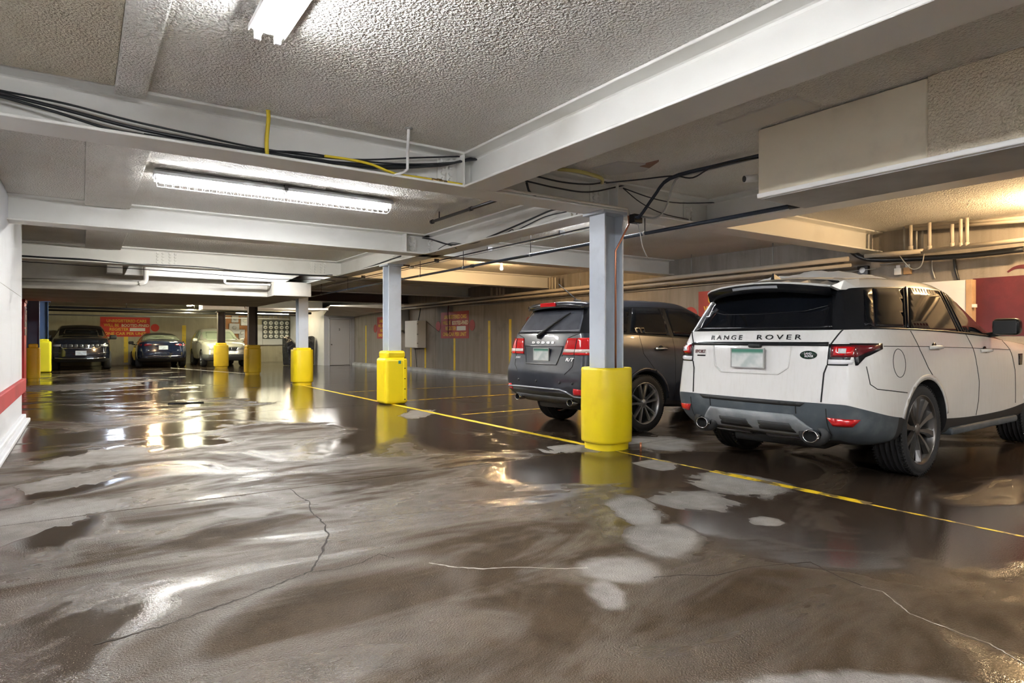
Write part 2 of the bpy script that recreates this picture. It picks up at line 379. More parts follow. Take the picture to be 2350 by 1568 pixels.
# ---------------------------------------------------------------- columns and guards
def column(x, y, label, rot=0.0, mat=STEEL, top=BZ, d=.27, bf=.26):
    e = empty('steel_column', (x, y, 0), rot, label, 'column'); H = top-.03
    for sx in (-1, 1): MB().box((sx*d/2-.011, -bf/2, 0), (sx*d/2+.011, bf/2, H)).build('flange', mat, e, .003, 1)
    MB().box((-d/2+.011, -.008, 0), (d/2-.011, .008, H)).build('web', mat, e)
    MB().box((-d/2-.07, -bf/2-.05, H), (d/2+.07, bf/2+.05, top)).build('cap_plate', mat, e, .003, 1)
    return e
def guard(x, y, label, mat=YEL, r=.255, h=.93, kind='round', collar=None, foot=True):
    e = empty('column_guard', (x, y, 0), 0, label, 'column guard', 'yellow guards around the columns')
    if kind == 'round':
        mb = MB(); pr = []
        N = 32
        def ring(rad, z, pw=3.2):
            out = []
            for k in range(N):
                a = 2*PI*(k+.5)/N+PI/4; c, s_ = math.cos(a), math.sin(a); q = (abs(c)**pw+abs(s_)**pw)**(-1/pw)
                out.append(Vector((rad*q*c, rad*q*s_, z)))
            return out
        rings = [ring(r*.90, .075), ring(r*.985, .085), ring(r, .11), ring(r*1.01, h*.5), ring(r, h-.03), ring(r*.985, h-.006), ring(r*.95, h), ring(r*.72, h-.004)]
        vs = [v for rg in rings for v in rg]
        mb.add(vs, [(i*N+k, i*N+(k+1)%N, (i+1)*N+(k+1)%N, (i+1)*N+k) for i in range(len(rings)-1) for k in range(N)], True)
        mb.build('pad', mat, e)
        if foot: MB().add([v for rg in (ring(r*.86, 0), ring(r*.87, .06), ring(r*.86, .1)) for v in rg], [(i*N+k, i*N+(k+1)%N, (i+1)*N+(k+1)%N, (i+1)*N+k) for i in range(2) for k in range(N)], True).build('foot', mat, e)
    else:
        w = r
        o = MB().box((-w, -w, .0), (w, w, h)).build('pad', mat, e, .07, 4)
    if collar:
        w = collar[0]; MB().box((-w, -w, h-.02), (w, w, h+collar[1])).build('collar', mat, e, .05, 3)
    return e
CY = [5.42, 11.52, 17.62, 23.72, 29.82]
column(5.0, CY[0], 'pale grey steel column nearest the dark and white suvs, copper pipe on it')
column(5.0, CY[1], 'pale blue grey steel column left of the dark suv, second of the row', PI/2)
column(5.0, CY[2], 'grey steel column under the soffit corner, third of the row', PI/2, top=2.70)
column(5.0, CY[3], 'black brown steel column right of the silver suv, fourth of the row', 0, STEELK)
column(5.0, CY[4], 'black brown steel column in front of the silver suv windscreen', 0, STEELK, top=2.45)
g0 = guard(5.0, CY[0], 'big yellow pad guard in front of the dark suv rear wheel')
g1 = guard(5.0, CY[1], 'square yellow pad guard with laced seam, left of the dark suv', r=.238, h=.90, kind='sq', collar=(.20, .13))
g2 = guard(5.0, CY[2], 'bright yellow guard at the third column, by the black covered motorbike', r=.275, h=.97, collar=(.2, .05))
g3 = guard(5.0, CY[3], 'dull mustard yellow guard right of the silver suv', YELD, r=.27, h=.93, collar=(.23, .12))
g4 = guard(5.0, CY[4], 'mustard yellow guard in front of the silver suv bonnet', YELD, r=.285, h=1.0, collar=(.2, .10))
# laced seam and tag on the square guard
for k in range(5): MB().box((.15, -.246, .08+k*.2), (.175, -.236, .10+k*.2)).build('lace', DARK, g1)
MB().box((.135, -.244, .06), (.185, -.234, .86)).build('seam_flap', YEL, g1, .003, 1)
MB().box((.03, -.246, .78), (.08, -.236, .84)).build('tag', M('teal_tag', (.05, .22, .20), .5), g1)
column(-1.2, CY[3], 'blue steel column behind the red pier at the far left', 0, M('blue_column_paint', (.06, .11, .22), .45)); guard(-1.2, CY[3]-.05, 'yellow post guard nearest the red pier, far left', YELD, r=.17, h=1.0, collar=(.12, .12))
column(-1.2, CY[4], 'blue steel column left of the black suv, far left', 0, MATS['blue_column_paint']); guard(-1.2, CY[4]-.1, 'lemon yellow square guard left of the black suv', M('lemon_vinyl', (.80, .72, .02), .4), r=.24, h=1.18, kind='sq', collar=(.17, .08))
column(5.0, -.68, 'grey steel column behind the viewer beside the white suv nose', 0); guard(5.0, -.68, 'yellow pad guard behind the viewer, off the right edge')
# red pier at the end of the left wall
rp = empty('red_pier', (-1.42, 22.3, 0), 0, 'bright red painted pier at the end of the left wall', 'pier')
MB().box((-.28, -.4, 0), (.11, .40, 2.27)).build('pier_body', REDBRIGHT, rp, .01)
MB().box((-.30, -.42, 2.27), (.13, .42, 2.355)).build('pier_cap', REDBRIGHT, rp, .006)
# ================================================================ lamps
def tube_mat(name, col, k):
    return M(name, (.9, .9, .9), .3, emit=(col, k))
COOL = tube_mat('lit_fluorescent_tube_cool', (.94, .965, 1.0), TUBE)
DIM = tube_mat('lit_fluorescent_tube_dim', (1.0, .97, .90), TUBE*.42)
SOFT = tube_mat('lit_fluorescent_tube_soft', (.97, .98, 1.0), TUBE*.55)
BLUE = tube_mat('lit_fluorescent_tube_bluish', (.74, .85, 1.0), TUBE*.8)
NEUT = tube_mat('lit_fluorescent_tube_neutral', (1.0, .97, .90), TUBE)
YELO = tube_mat('lit_fluorescent_tube_yellow', (1.0, .95, .62), TUBE*1.5)
YDIM = tube_mat('lit_fluorescent_tube_dim_yellow', (1.0, .93, .66), TUBE*.28)
WARM = M('lit_warm_bulb', (.9, .9, .9), .3, emit=((1.0, .66, .33), BULB))
HOUS = M('grey_enamel_lamp_housing', (.45, .46, .47), .4, .3)
WHOUS = M('white_enamel_lamp_housing', (.80, .80, .80), .3)
def fluorescent(x, y, z, L, rz, label, mat, guard_=False, tandem=False, housing=HOUS, w=.2):
    """batten hung with its top at z, long axis local x"""
    e = empty('fluorescent_light', (x, y, z), rz, label, 'ceiling light', 'fluorescent lights under the ceiling')
    mb = MB()
    pf = [(-w/2, -.062), (-w/2, -.03), (-w*.36, 0), (w*.36, 0), (w/2, -.03), (w/2, -.062), (w/2-.006, -.062), (w/2-.008, -.036), (w*.34, -.055), (-w*.34, -.055), (-w/2+.008, -.036), (-w/2+.006, -.062)]
    mb.prism(pf, L, basis((0, 1, 0), (0, 0, 1), (1, 0, 0), (-L/2, 0, 0)))
    mb.build('housing', housing, e)
    spans = [(-L/2+.03, -.03), (.03, L/2-.03)] if tandem else [(-L/2+.03, L/2-.03)]
    for a, b in spans:
        for sy in (-1, 1):
            MB().tube([(a, sy*w*.27, -.085), (b, sy*w*.27, -.085)], .019, 6).build('tube', mat, e)
            for q in (a-.012, b+.012): MB().box((q-.012, sy*w*.27-.018, -.11), (q+.012, sy*w*.27+.018, -.05)).build('lampholder', WPLAST, e, .003, 1)
    if guard_:
        mb = MB(); ys = (-w*.66, -w*.36, 0, w*.36, w*.66); zs = (-.07, -.15, -.165, -.15, -.07)
        for yy, zz in zip(ys, zs): mb.tube([(-L/2+.04, yy, zz), (L/2-.04, yy, zz)], .0022, 4)
        n = int(L/.075)
        for k in range(n+1):
            xx = -L/2+.04+(L-.08)*k/n; mb.tube([(xx, yy, zz) for yy, zz in zip(ys, zs)], .0022, 4)
        mb.build('wire_guard', WPLAST, e)
        MB().box((-.02, -w/2-.01, -.07), (.02, w/2+.01, .002)).build('joiner', DARK, e)
    return e
fluorescent(.86, 2.50, 3.025, 2.44, PI/2, 'lit twin tube fluorescent light cut off by the top edge', SOFT, housing=WHOUS, w=.20)
fluorescent(1.94, 7.58, 3.02, 2.64, 0, 'long lit fluorescent light with wire guard between two beams', SOFT, True, True, w=.24)
fluorescent(2.9, 15.6, 3.03, 2.44, 0, 'fluorescent light hidden behind the grey beam, lighting the soffit', SOFT)
fluorescent(3.95, 30.3, 2.83, 2.44, PI/2, 'yellowish fluorescent light above the far parked cars', YELO)
fluorescent(7.4, 33.0, 2.61, 2.44, 0, 'yellowish fluorescent light above the electric meters', YDIM)
fluorescent(.6, -3.0, 3.02, 2.44, PI/2, 'added fluorescent fill light over the aisle behind the viewer', COOL)  # unseen lamp, added to even out the brightness
fluorescent(4.2, -3.4, 3.02, 2.44, PI/2, 'added fluorescent fill light between the beams behind the viewer', NEUT)  # another unseen fixture, put behind the viewer as fill
fluorescent(1.0, 27.0, 2.83, 2.44, PI/2, 'added fluorescent light under the low ceiling before the black suv', BLUE)  # added to light the far cars, turned and tinted after the bluish floor streak
fluorescent(7.6, 26.0, 3.03, 2.44, 0, 'added fluorescent fill light before the white store door', DIM)  # added to brighten the store door and its wall
fluorescent(8.4, -3.2, 3.02, 2.44, PI/2, 'added fluorescent fill light over the right bays behind the viewer', NEUT)  # unseen fill for the right side, added behind the viewer
fluorescent(2.2, 11.0, 3.02, 2.44, 0, 'added fluorescent fill light hidden behind the bright white beam', NEUT)  # added out of sight to lift the dark bay before the grey beam
fluorescent(5.92, 7.15, 3.038, 2.44, PI/2, 'added fluorescent fill light hidden behind the long girder', SOFT)  # added out of sight to light the right bay ceiling and wall
def bulb(x, y, z, label, drop=.06, r=.032, mat=WARM):
    e = empty('bare_bulb', (x, y, z), 0, label, 'light bulb', 'bare bulbs under the ceiling')
    MB().lathe([(.05, 0), (.05, -.02), (.022, -.025), (.022, -drop), (0, -drop)], 12).build('lampholder', WPLAST, e)
    MB().lathe([(0.012, -drop+.005), (.014, -drop-.015), (r*.8, -drop-.04), (r, -drop-.065), (r*.8, -drop-.09), (0, -drop-.1)], 12).build('glass_bulb', mat, e)
    return e
bulb(7.87, 12.0, 3.03, 'lit warm bare bulb on the ceiling above the dark suv', .11)
bulb(10.0, 2.6, 2.99, 'warm bulb off the right edge, over the white suv nose')
bulb(8.4, 32.0, 2.62, 'small lit bulb above the electric meters', .1, .032, M('lit_small_bulb', (.9, .9, .9), .3, emit=((1.0, .75, .45), BULB*.22)))
bulb(2.1, 25.2, 2.83, 'warm bulb under the low far ceiling', .1)
# ================================================================ low soffits at the far end
sf = empty('lowered_soffit', (0, 0, 2.36), 0, 'cream plastered low ceiling block across the aisle far end', 'soffit')
MB().box((-4.2, 17.3, 0), (4.02, 22.9, CZ-2.36)).build('soffit_block', SOFF, sf, .01, 1)
MB().box((4.02, 16.6, 0), (4.95, 22.9, .36)).build('corner_block', SOFF, sf, .008, 1)
fb = empty('hanging_panel_box', (0, 0, 2.725), 0, 'bright lit white panel box hanging between grey beam and soffit', 'soffit')
MB().add([(.80, 16.85, 0), (4.33, 16.85, 0), (4.76, 16.85, .22), (.95, 16.85, .33), (.80, 17.1, 0), (4.33, 17.1, 0), (4.76, 17.1, .22), (.95, 17.1, .33), (4.76, 16.85, .33), (4.76, 17.1, .33)],
         [(0, 1, 2, 8, 3), (4, 7, 9, 6, 5), (0, 4, 5, 1), (1, 5, 6, 2), (2, 6, 9, 8), (0, 3, 7, 4), (3, 8, 9, 7)]).build('panel', M('white_panel', (.80, .78, .72), .6), fb)
MB().box((.46, 16.80, .02), (.76, 17.15, .33)).build('end_cheek', SOFF, fb, .006, 1)
lc = empty('low_far_ceiling', (0, 0, 2.84), 0, 'shaded low ceiling above the far parked cars', 'soffit')
MB().box((-4.2, 22.9, 0), (4.82, 36.5, .20)).build('ceiling_slab', SOFF, lc, .01, 1)
MB().box((4.1, 28.6, -.36), (6.2, 29.6, .20)).build('drop_block', SOFF, lc, .01, 1)
fc = empty('far_ceiling_panel', (0, 0, 2.62), 0, 'pale ceiling over the electric meters at the back right', 'soffit')
MB().box((5.2, 30.7, 0), (9.7, 36.5, .42)).build('ceiling_slab', SOFF, fc, .01, 1)

# ---------------------------------------------------------------- plastered box over the white suv
bx = empty('plastered_box', (4.75, 3.27, 2.45), 0, 'beige plastered box hung from the ceiling above the white suv', 'duct box')
PLAST = mat_ceiling('speckled_plaster', (.74, .66, .50), (.66, .58, .44), (.16, .13, .09))
SMOOTHP = M('smooth_beige_plaster', (.74, .67, .52), .8, var=(2.5, (.62, .55, .42), .5, .8), bmp=(14, .12, .01))
MB().box((0, -3.5, 0), (.68, -1.30, CZ-2.45)).build('speckled_panel', PLAST, bx, .008, 1)
MB().box((0, -1.30, 0), (.68, 0, CZ-2.45-.012)).build('smooth_panel', SMOOTHP, bx, .008, 1)
MB().box((-.012, -3.5, -.004), (.05, 0.005, .035)).build('corner_bead', M('white_corner_bead', (.86, .85, .82), .4), bx, .008, 2)
MB().box((.02, -3.5, -.012), (.67, -.02, -.002)).build('underside_board', M('grey_plasterboard', (.55, .54, .52), .9, var=(2, (.45, .44, .42))), bx)
# dome-eyed bullet camera on the end of the box
cm = empty('security_camera', (4.92, 3.45, 2.68), 0, 'small white bullet security camera beside the plastered box', 'camera')
d = Vector((-.75, .35, -.10)).normalized(); p0 = Vector((0, 0, 0))
MB().tube([p0-d*.07, p0+d*.07], .034, 12).build('camera_body', WPLAST, cm)
MB().tube([p0+d*.071, p0+d*.076], .028, 12).build('lens', DARK, cm)
MB().tube([p0-d*.03, p0+Vector((.05, -.08, .06)), p0+Vector((.06, -.08, .36))], .010, 6).build('bracket', WPLAST, cm)

# ---------------------------------------------------------------- patched ceiling board
pb = empty('torn_ceiling_patch', (0, 0, 3.03), 0, 'grey torn plasterboard patch on the ceiling by the plastered box', 'ceiling patch')
def flat(pts, z0, z1): return MB().prism([(p.x, p.y) for p in pts], z1-z0, Matrix.Translation((0, 0, z0)))
flat([atZ(u, v, 3.03) for u, v in [(1355, 388), (1420, 372), (1500, 378), (1480, 392), (1400, 402)]], -.006, .012).build('grey_board', M('bare_grey_board', (.50, .49, .48), .9), pb)
flat([atZ(u, v, 3.03) for u, v in [(1468, 380), (1512, 369), (1490, 384)]], -.010, .012).build('torn_flap', M('brown_board_paper', (.24, .14, .10), .9), pb)
pb2 = empty('torn_ceiling_patch', (0, 0, 3.03), 0, 'pale scraped ceiling patch above the box corner', 'ceiling patch')
flat([atZ(u, v, 3.03) for u, v in [(1645, 288), (1830, 222), (1885, 242), (1742, 292), (1690, 306)]], -.005, .012).build('grey_board', M('pale_scraped_board', (.66, .63, .58), .9), pb2)

# ================================================================ painted notices
def notice(o, ux, uz, out, label, w=2.05, h=.96, right_dot=True, left_dot=True, board=None, group='painted red notices on the walls'):
    """o: lower left corner; ux along the wall, out = away from the wall"""
    board = board or RED
    e = empty('painted_notice', (0, 0, 0), 0, label, 'painted sign', group); F = basis(ux, uz, out, o); e.matrix_world = F
    MB().box((0, 0, -.002), (w, h, .004)).build('board', board, e)
    lines = [('UNREGISTERED CARS', .80*h, .80*w, GOLD, 0.5*w+.05), ('WILL BE', .585*h, .30*w, GOLD, .22*w), ('BOOTED-FINED', .57*h, .56*w, CREAM, .70*w), ('REGISTER', .37*h, .38*w, GOLD, .37*w), ('ONE CAR PER UNIT', .15*h, .84*w, GOLD, .5*w)]
    for s_, y, ww, m_, x in lines:
        key = ('txt', s_, round(ww, 3))
        if key not in TXT: TXT[key] = text_mesh('lettering', s_, .2*h, m_, .001, ww, .004)
        t = link('lettering', TXT[key], e); t.location = (x, y, .006)
    MB().box((.585*w, .29*h, .004), (.90*w, .45*h, .006)).build('blank_strip', WPLAST, e)
    for on, x in ((left_dot, -.22), (right_dot, w+.22)):
        if on: MB().lathe([(.19, -.002), (.19, .004), (0, .004)], 28, Matrix.Translation((x, .47*h, 0)), False).build('red_dot', board, e)
    return e
TXT = {}
NX, NY, PY, UZ = (-1, 0, 0), (0, -1, 0), (0, 1, 0), (0, 0, 1)
# right wall: letters read left to right toward the viewer, i.e. along -y
notice((RW-.004, 20.95, 1.285), NY, UZ, NX, 'red notice beside the white box, fully visible on the right wall')
notice((RW-.004, 27.1, 1.285), NY, UZ, NX, 'red notice half hidden behind the second grey column', right_dot=False)
notice((RW-.004, 15.1, 1.285), NY, UZ, NX, 'red notice mostly hidden behind the dark suv roof')
notice((RW-.004, 9.06, 1.32), NY, UZ, NX, 'red notice corner showing left of the white suv spoiler')
notice((.73, BW-.004, 1.38), (1, 0, 0), UZ, NY, 'bright red notice on the back wall above the dark sedan', 2.1, .96, True, False, M('vivid_red_paint', (.62, .035, .02), .6))
# maroon painted wall field with a curl
mf = empty('maroon_wall_field', (RW-.003, 3.96, 0), 0, 'maroon painted wall field with curling flourish behind the white suv', 'painted sign')
MB().box((-.003, -5.5, 1.30), (.0, 0, 2.16)).build('painted_field', MAROON, mf)
cu = smooth_path([(-.004, -.43, 2.22), (-.004, -.52, 2.275), (-.004, -.64, 2.28), (-.004, -.72, 2.22), (-.004, -.70, 2.16)], 6)
rib = MB(); vs = []
for i, q in enumerate(cu):
    t = (cu[min(i+1, len(cu)-1)]-cu[max(i-1, 0)]).normalized(); n = Vector((0, -t.z, t.y)); wd_ = .012+.04*i/len(cu)
    vs += [q+n*wd_, q-n*wd_]
rib.add(vs, [(2*i, 2*i+1, 2*i+3, 2*i+2) for i in range(len(cu)-1)]).build('flourish', MAROON, mf)
pn = empty('white_cabinet', (RW-.12, 4.0, 0), 0, 'white cabinet with timber edge behind the white suv windscreen', 'cabinet')
MB().box((-.02, 0, .3), (.115, .62, 2.14)).build('cabinet_body', WPLAST, pn, .006, 1)
MB().box((-.03, -.08, .3), (.115, 0, 2.14)).build('timber_edge', M('bare_timber', (.50, .34, .20), .7, var=(3, (.40, .26, .15))), pn, .003, 1)
MB().box((-.04, -.14, 1.72), (0, -.08, 1.77)).build('latch', WPLAST, pn, .003, 1)

# stall lines painted up the walls
def wall_line(y, z0, z1, label, w=.13): tag(MB().box((RW-.006, y-w/2, z0), (RW-.001, y+w/2, z1)).build('wall_stripe', YLINE), label, 'painted stripe', 'yellow stall stripes on the walls')
wall_line(19.92, .14, 1.285, 'yellow wall stripe below the fully visible red notice')
wall_line(17.58, .14, 1.86, 'yellow wall stripe first left of the dark suv, further one')
wall_line(16.35, .14, 1.88, 'yellow wall stripe touching the dark suv tail lamp')
wall_line(23.56, .14, 1.45, 'yellow wall stripe between second column and white box')
wall_line(22.25, .14, .92, 'short yellow wall stripe under the white box')
wall_line(28.47, .14, 1.90, 'yellow wall stripe right of the white door, near the corner')
wall_line(13.0, .14, 1.85, 'yellow wall stripe hidden behind the dark suv')
for x, z0, z1, lb in ((1.80, .1, 1.38, 'yellow stripe on the back wall between black suv and sedan'), (4.36, .1, 1.97, 'yellow stripe on the back wall between sedan and silver suv')):
    tag(MB().box((x-.09, BW-.006, z0), (x+.09, BW-.001, z1)).build('wall_stripe', YLINE), lb, 'painted stripe', 'yellow stall stripes on the walls')
# lines painted on the floor
def floor_line(a, b, w, label, mat=YLINE, z=.001):
    a, b = Vector(a), Vector(b); n = max(2, int((b-a).length/.12)); P = [a.lerp(b, k/n) for k in range(n+1)]
    mb = MB(); vs = []
    for q in P:
        d = (b-a).normalized(); nn = Vector((-d.y, d.x, 0)); j = random.uniform(.82, 1.1)
        vs += [q+nn*w/2*j+Vector((0, 0, z)), q-nn*w/2*j+Vector((0, 0, z))]
    mb.add(vs, [(2*i, 2*i+1, 2*i+3, 2*i+2) for i in range(n)]); return tag(mb.build('floor_line', mat), label, 'painted line', 'lines painted on the floor')
floor_line((4.94, 5.62, 0), (4.94, 18.4, 0), .10, 'bright yellow floor line between the nearest and third columns')
floor_line((4.94, 3.9, 0), (4.94, 5.22, 0), .035, 'thin yellow floor line just in front of the nearest column', FADED)
floor_line((4.95, 2.45, 0), (4.95, 3.9, 0), .10, 'scraped yellow floor line passing in front of the white suv', FADED)
floor_line((4.93, -1.5, 0), (4.93, 2.45, 0), .035, 'thin worn yellow floor line running off the right edge', FADED)
floor_line((5.2, 11.9, 0), (10.4, 11.9, 0), .09, 'yellow stall line on the floor left of the dark suv', FADED)
floor_line((5.2, 9.15, 0), (10.0, 9.15, 0), .07, 'faded yellow stall line beside the dark suv', FADED)
floor_line((5.1, 14.6, 0), (10.8, 14.6, 0), .09, 'far yellow stall line on the floor behind the dark suv', FADED)
floor_line((5.2, 23.6, 0), (3.2, 31.2, 0), .08, 'pale worn floor line by the mustard guard', WLINE)

# drain
dr = empty('floor_drain', (1.68, 13.78, 0), -YAW*.2, 'dark slotted drain grate in the wet floor', 'drain')
GRATE = M('matte_black_grate', (.006, .006, .006), .95, spec=.1)
MB().box((-.30, -.12, -.01), (.30, .12, .003)).build('drain_pit', GRATE, dr)
for k in range(13): MB().box((-.285+k*.046, -.11, .003), (-.263+k*.046, .11, .010)).build('slat', GRATE, dr)
fr = MB()
for a, b in (((-.31, -.13, 0), (.31, -.11, .011)), ((-.31, .11, 0), (.31, .13, .011)), ((-.31, -.11, 0), (-.29, .11, .011)), ((.29, -.11, 0), (.31, .11, .011))): fr.box(a, b)
fr.build('frame', GRATE, dr)

# ================================================================ far end: store with door, electric meters, covered motorbike
st = struct(MB().box((9.55, 30.0, 0), (RW, BW-.65, 2.72)).build('wall_store', WHITE))
dd = empty('door_1', (9.83, 29.995, 0)); struct(dd)
MB().box((-.06, -.03, 0), (0, 0, 2.27)).build('jamb', WHITE, dd, .004, 1); MB().box((.98, -.03, 0), (1.04, 0, 2.27)).build('jamb', WHITE, dd, .004, 1)
MB().box((-.06, -.03, 2.21), (1.04, 0, 2.27)).build('head', WHITE, dd, .004, 1)
MB().box((0, -.004, 0), (.98, .001, 2.215)).build('shadow_gap', DARK, dd)
lf = MB().box((.012, -.018, .012), (.968, -.002, 2.20)).build('door_leaf', M('grey_white_door', (.62, .62, .63), .45), dd, .004, 1)
MB().lathe([(.035, 0), (.035, .006), (.014, .012), (.014, .04), (.03, .05), (.03, .07), (0, .078)], 16, basis((1, 0, 0), (0, 0, 1), (0, -1, 0), (.07, -.018, 1.0))).build('door_knob', CHROME, lf)
link('door_number', text_mesh('door_number', '2', .13, DARK, .001, None, .004), lf).matrix_local = basis((1, 0, 0), UZ, NY, (.46, -.021, 1.72))
for z in (.35, 1.1, 1.9): MB().tube([(.972, -.024, z-.05), (.972, -.024, z+.05)], .009, 8).build('hinge', GREYM, lf)
MB().box((9.55, 29.96, 2.42), (RW-.01, 30.0, 2.70)).build('header_panel', WHITE, st)
sv = empty('sloped_bulkhead', (0, 0, 0), 0, 'pale sloping bulkhead above the white store door', 'soffit')
MB().add([(8.7, 26.5, 2.66), (RW-.01, 24.2, 2.50), (RW-.01, 29.9, 2.36), (9.5, 29.9, 2.40), (8.7, 26.5, 2.70), (RW-.01, 24.2, 2.70), (RW-.01, 29.9, 2.70), (9.5, 29.9, 2.70)],
         [(0, 1, 2, 3), (4, 7, 6, 5), (0, 4, 5, 1), (1, 5, 6, 2), (2, 6, 7, 3), (3, 7, 4, 0)]).build('bulkhead_slab', SOFF, sv)
# meter bank on the back wall
mbk = empty('meter_bank', (8.19, BW-.01, 0), 0, 'bank of round glass electric meters on the back wall', 'electric meters')
MB().box((0, -.14, 1.28), (2.05, 0, 2.30)).build('meter_panel', M('dark_meter_panel', (.07, .075, .07), .5), mbk, .01, 1)
MB().box((0, -.16, .94), (2.05, 0, 1.27)).build('lower_cabinet', GREYBOX, mbk, .01, 1)
FACE = M('white_meter_face', (.80, .80, .74), .3)
dial = MB().lathe([(.105, 0), (.105, .02), (.095, .03), (.09, .055), (.07, .065), (0, .065)], 16).mesh('meter', FACE)
mark = MB().box((-.045, -.016, .066), (.045, .022, .069)).mesh('meter_dial', DARK)
for i in range(7):
    for k in range(4):
        o = link('meter', dial, mbk); o.matrix_local = basis((1, 0, 0), UZ, NY, (.15+i*.29, -.14, 2.15-k*.245)); q = link('meter_dial', mark, o)
for i in range(8):
    MB().tube([(.08+i*.26, -.05, 2.30), (.08+i*.26, -.05, 2.62)], .035, 8).build('conduit', GREYM, mbk)
sg = empty('switch_cabinet', (7.55, BW-.01, 0), 0, 'grey switch cabinet left of the meter bank', 'cabinet')
MB().box((0, -.22, .94), (.62, 0, 2.05)).build('cabinet_body', GREYBOX, sg, .008, 1); MB().box((.04, -.235, 1.35), (.58, -.22, 2.0)).build('cabinet_door', GREYBOX, sg, .004, 1)
MB().box((.04, -.235, .98), (.58, -.22, 1.30)).build('cabinet_door', GREYBOX, sg, .004, 1)
wdp = tag(MB().box((6.35, BW-.03, .95), (7.53, BW-.005, 2.52)).build('backing_board', M('orange_plywood', (.52, .25, .10), .7, var=(1.5, (.40, .17, .06)))), 'orange plywood backing board behind the silver suv', 'board')
for (x, z, w, h, nm, m_) in ((6.5, 1.55, .5, .55, 'pale grey meter box low on the plywood board', GREYBOX), (6.62, 2.15, .34, .36, 'grey meter box high on the plywood board', GREYBOX), (7.08, 2.0, .36, .46, 'white meter box with round dial on the plywood board', WPLAST), (6.98, 1.3, .30, .48, 'grey fuse box under the round dial box', GREYBOX)):
    e = empty('meter_box', (x, BW-.03, z), 0, nm, 'electric box', 'boxes on the plywood board')
    MB().box((0, -.14, 0), (w, 0, h)).build('box_body', m_, e, .01, 1)
    MB().lathe([(.10, 0), (.10, .03), (.08, .05), (0, .05)], 16, basis((1, 0, 0), UZ, NY, (w/2, -.14, h*.6))).build('dial', FACE if m_ is WPLAST else GREYBOX, e)
    MB().tube([(w/2, -.06, h), (w/2, -.06, h+.05)], .02, 6).build('conduit', GREYM, e)
# covered motorbike
mc = empty('covered_motorbike', (8.70, 31.3, 0), 0, 'motorbike under a black plastic cover by the white store', 'motorbike')
COVER = M('black_plastic_cover', (.012, .013, .017), .28, bmp=(5, .9, .08))
pr = [(-.72, .02), (-.74, .6), (-.78, 1.38), (-.45, 1.42), (-.1, 1.10), (.15, 1.36), (.66, 1.44), (.80, 1.38), (.80, .7), (.78, .0), (.2, .0), (-.3, .0)]
mb = MB(); nn = len(pr); vs = []
secs = (-.38, -.30, -.15, 0, .15, .30, .38)
for y in secs:
    k = 1-.22*abs(y)/.38
    for (x, z) in pr: vs.append((x*k+random.uniform(-.03, .03), y, max(.01, z*(k if z > .5 else 1)+random.uniform(-.03, .03))))
fs = [(i*nn+j, i*nn+(j+1)%nn, (i+1)*nn+(j+1)%nn, (i+1)*nn+j) for i in range(len(secs)-1) for j in range(nn)]
mb.add(vs, fs+[tuple(range(nn)), tuple(range((len(secs)-1)*nn, len(secs)*nn))[::-1]], False); o = mb.build('cover', COVER, mc, .05, 3)
for x in (-.36, .40): MB().lathe([(.27, -.05), (.28, -.03), (.28, .03), (.27, .05), (.2, .05), (.2, -.05), (.27, -.05)], 24, basis((1, 0, 0), UZ, NY, (x, 0, .28))).build('wheel', DARK, mc)

# ================================================================ boxes on the right wall
eb = empty('electrical_box', (RW, 22.2, .92), 0, 'white electrical box on the right wall left of the red notice', 'electric box')
MB().box((-.36, 0, 0), (0, 1.15, 1.06)).build('box_body', WPLAST, eb, .01, 1)
MB().box((-.372, .03, .03), (-.36, 1.12, 1.03)).build('box_door', WPLAST, eb, .005, 1)
for z in (.15, .5, .9): MB().box((-.38, -.005, z), (-.33, .02, z+.05)).build('hinge', GREYM, eb)
hb = empty('heater_unit', (RW, 23.75, 1.62), 0, 'grey wall heater unit behind the second column', 'heater')
MB().box((-.5, 0, 0), (0, 1.15, .86)).build('casing', GREYBOX, hb, .012, 1)
for k in range(9): MB().box((-.512, .12+k*.06, .08), (-.5, .145+k*.06, .78)).build('grille_bar', WPLAST, hb)
MB().tube([(-.25, -.05, -.10), (-.25, -.3, -.12), (-.25, -.34, -.45)], .035, 8).build('valve_pipe', IRON, hb)
for y, z, m_, lb in ((5.0, 2.30, WPLAST, 'white junction box on the right wall above the white suv'), (4.86, 2.30, M('tan_box', (.48, .30, .14), .6), 'tan junction box on the right wall above the white suv')):
    e = empty('junction_box', (RW, y, z), 0, lb, 'electric box', 'small wall boxes above the white suv')
    MB().box((-.06, -.06, 0), (0, .05, .11)).build('box_body', m_, e, .005, 1); MB().box((-.03, -.03, .11), (0, .03, .16)).build('socket', WPLAST, e)
e = empty('junction_box', (RW, 5.55, 2.35), 0, 'dark metal junction box left of the white and tan ones', 'electric box', 'small wall boxes above the white suv')
MB().box((-.07, -.09, 0), (0, .09, .15)).build('box_body', IRON, e, .005, 1); MB().tube([(-.07, 0, .075), (-.08, 0, .075)], .05, 10).build('cover', GREYM, e)

# exit / extinguisher sign at the far left
xs = empty('extinguisher_sign', (-1.30, 22.28, 1.58), 0, 'white and red fire extinguisher sign beside the red pier', 'sign')
MB().box((0, -.28, 0), (.012, .0, .58)).build('sign_plate', WPLAST, xs); MB().box((.012, -.24, .16), (.015, -.04, .54)).build('red_panel', REDBRIGHT, xs)
MB().box((.015, -.16, .22), (.018, -.12, .5)).build('arrow', WPLAST, xs)
MB().box((0.0, -.28, -.22), (.010, 0, -.03)).build('lower_plate', GREYBOX, xs)
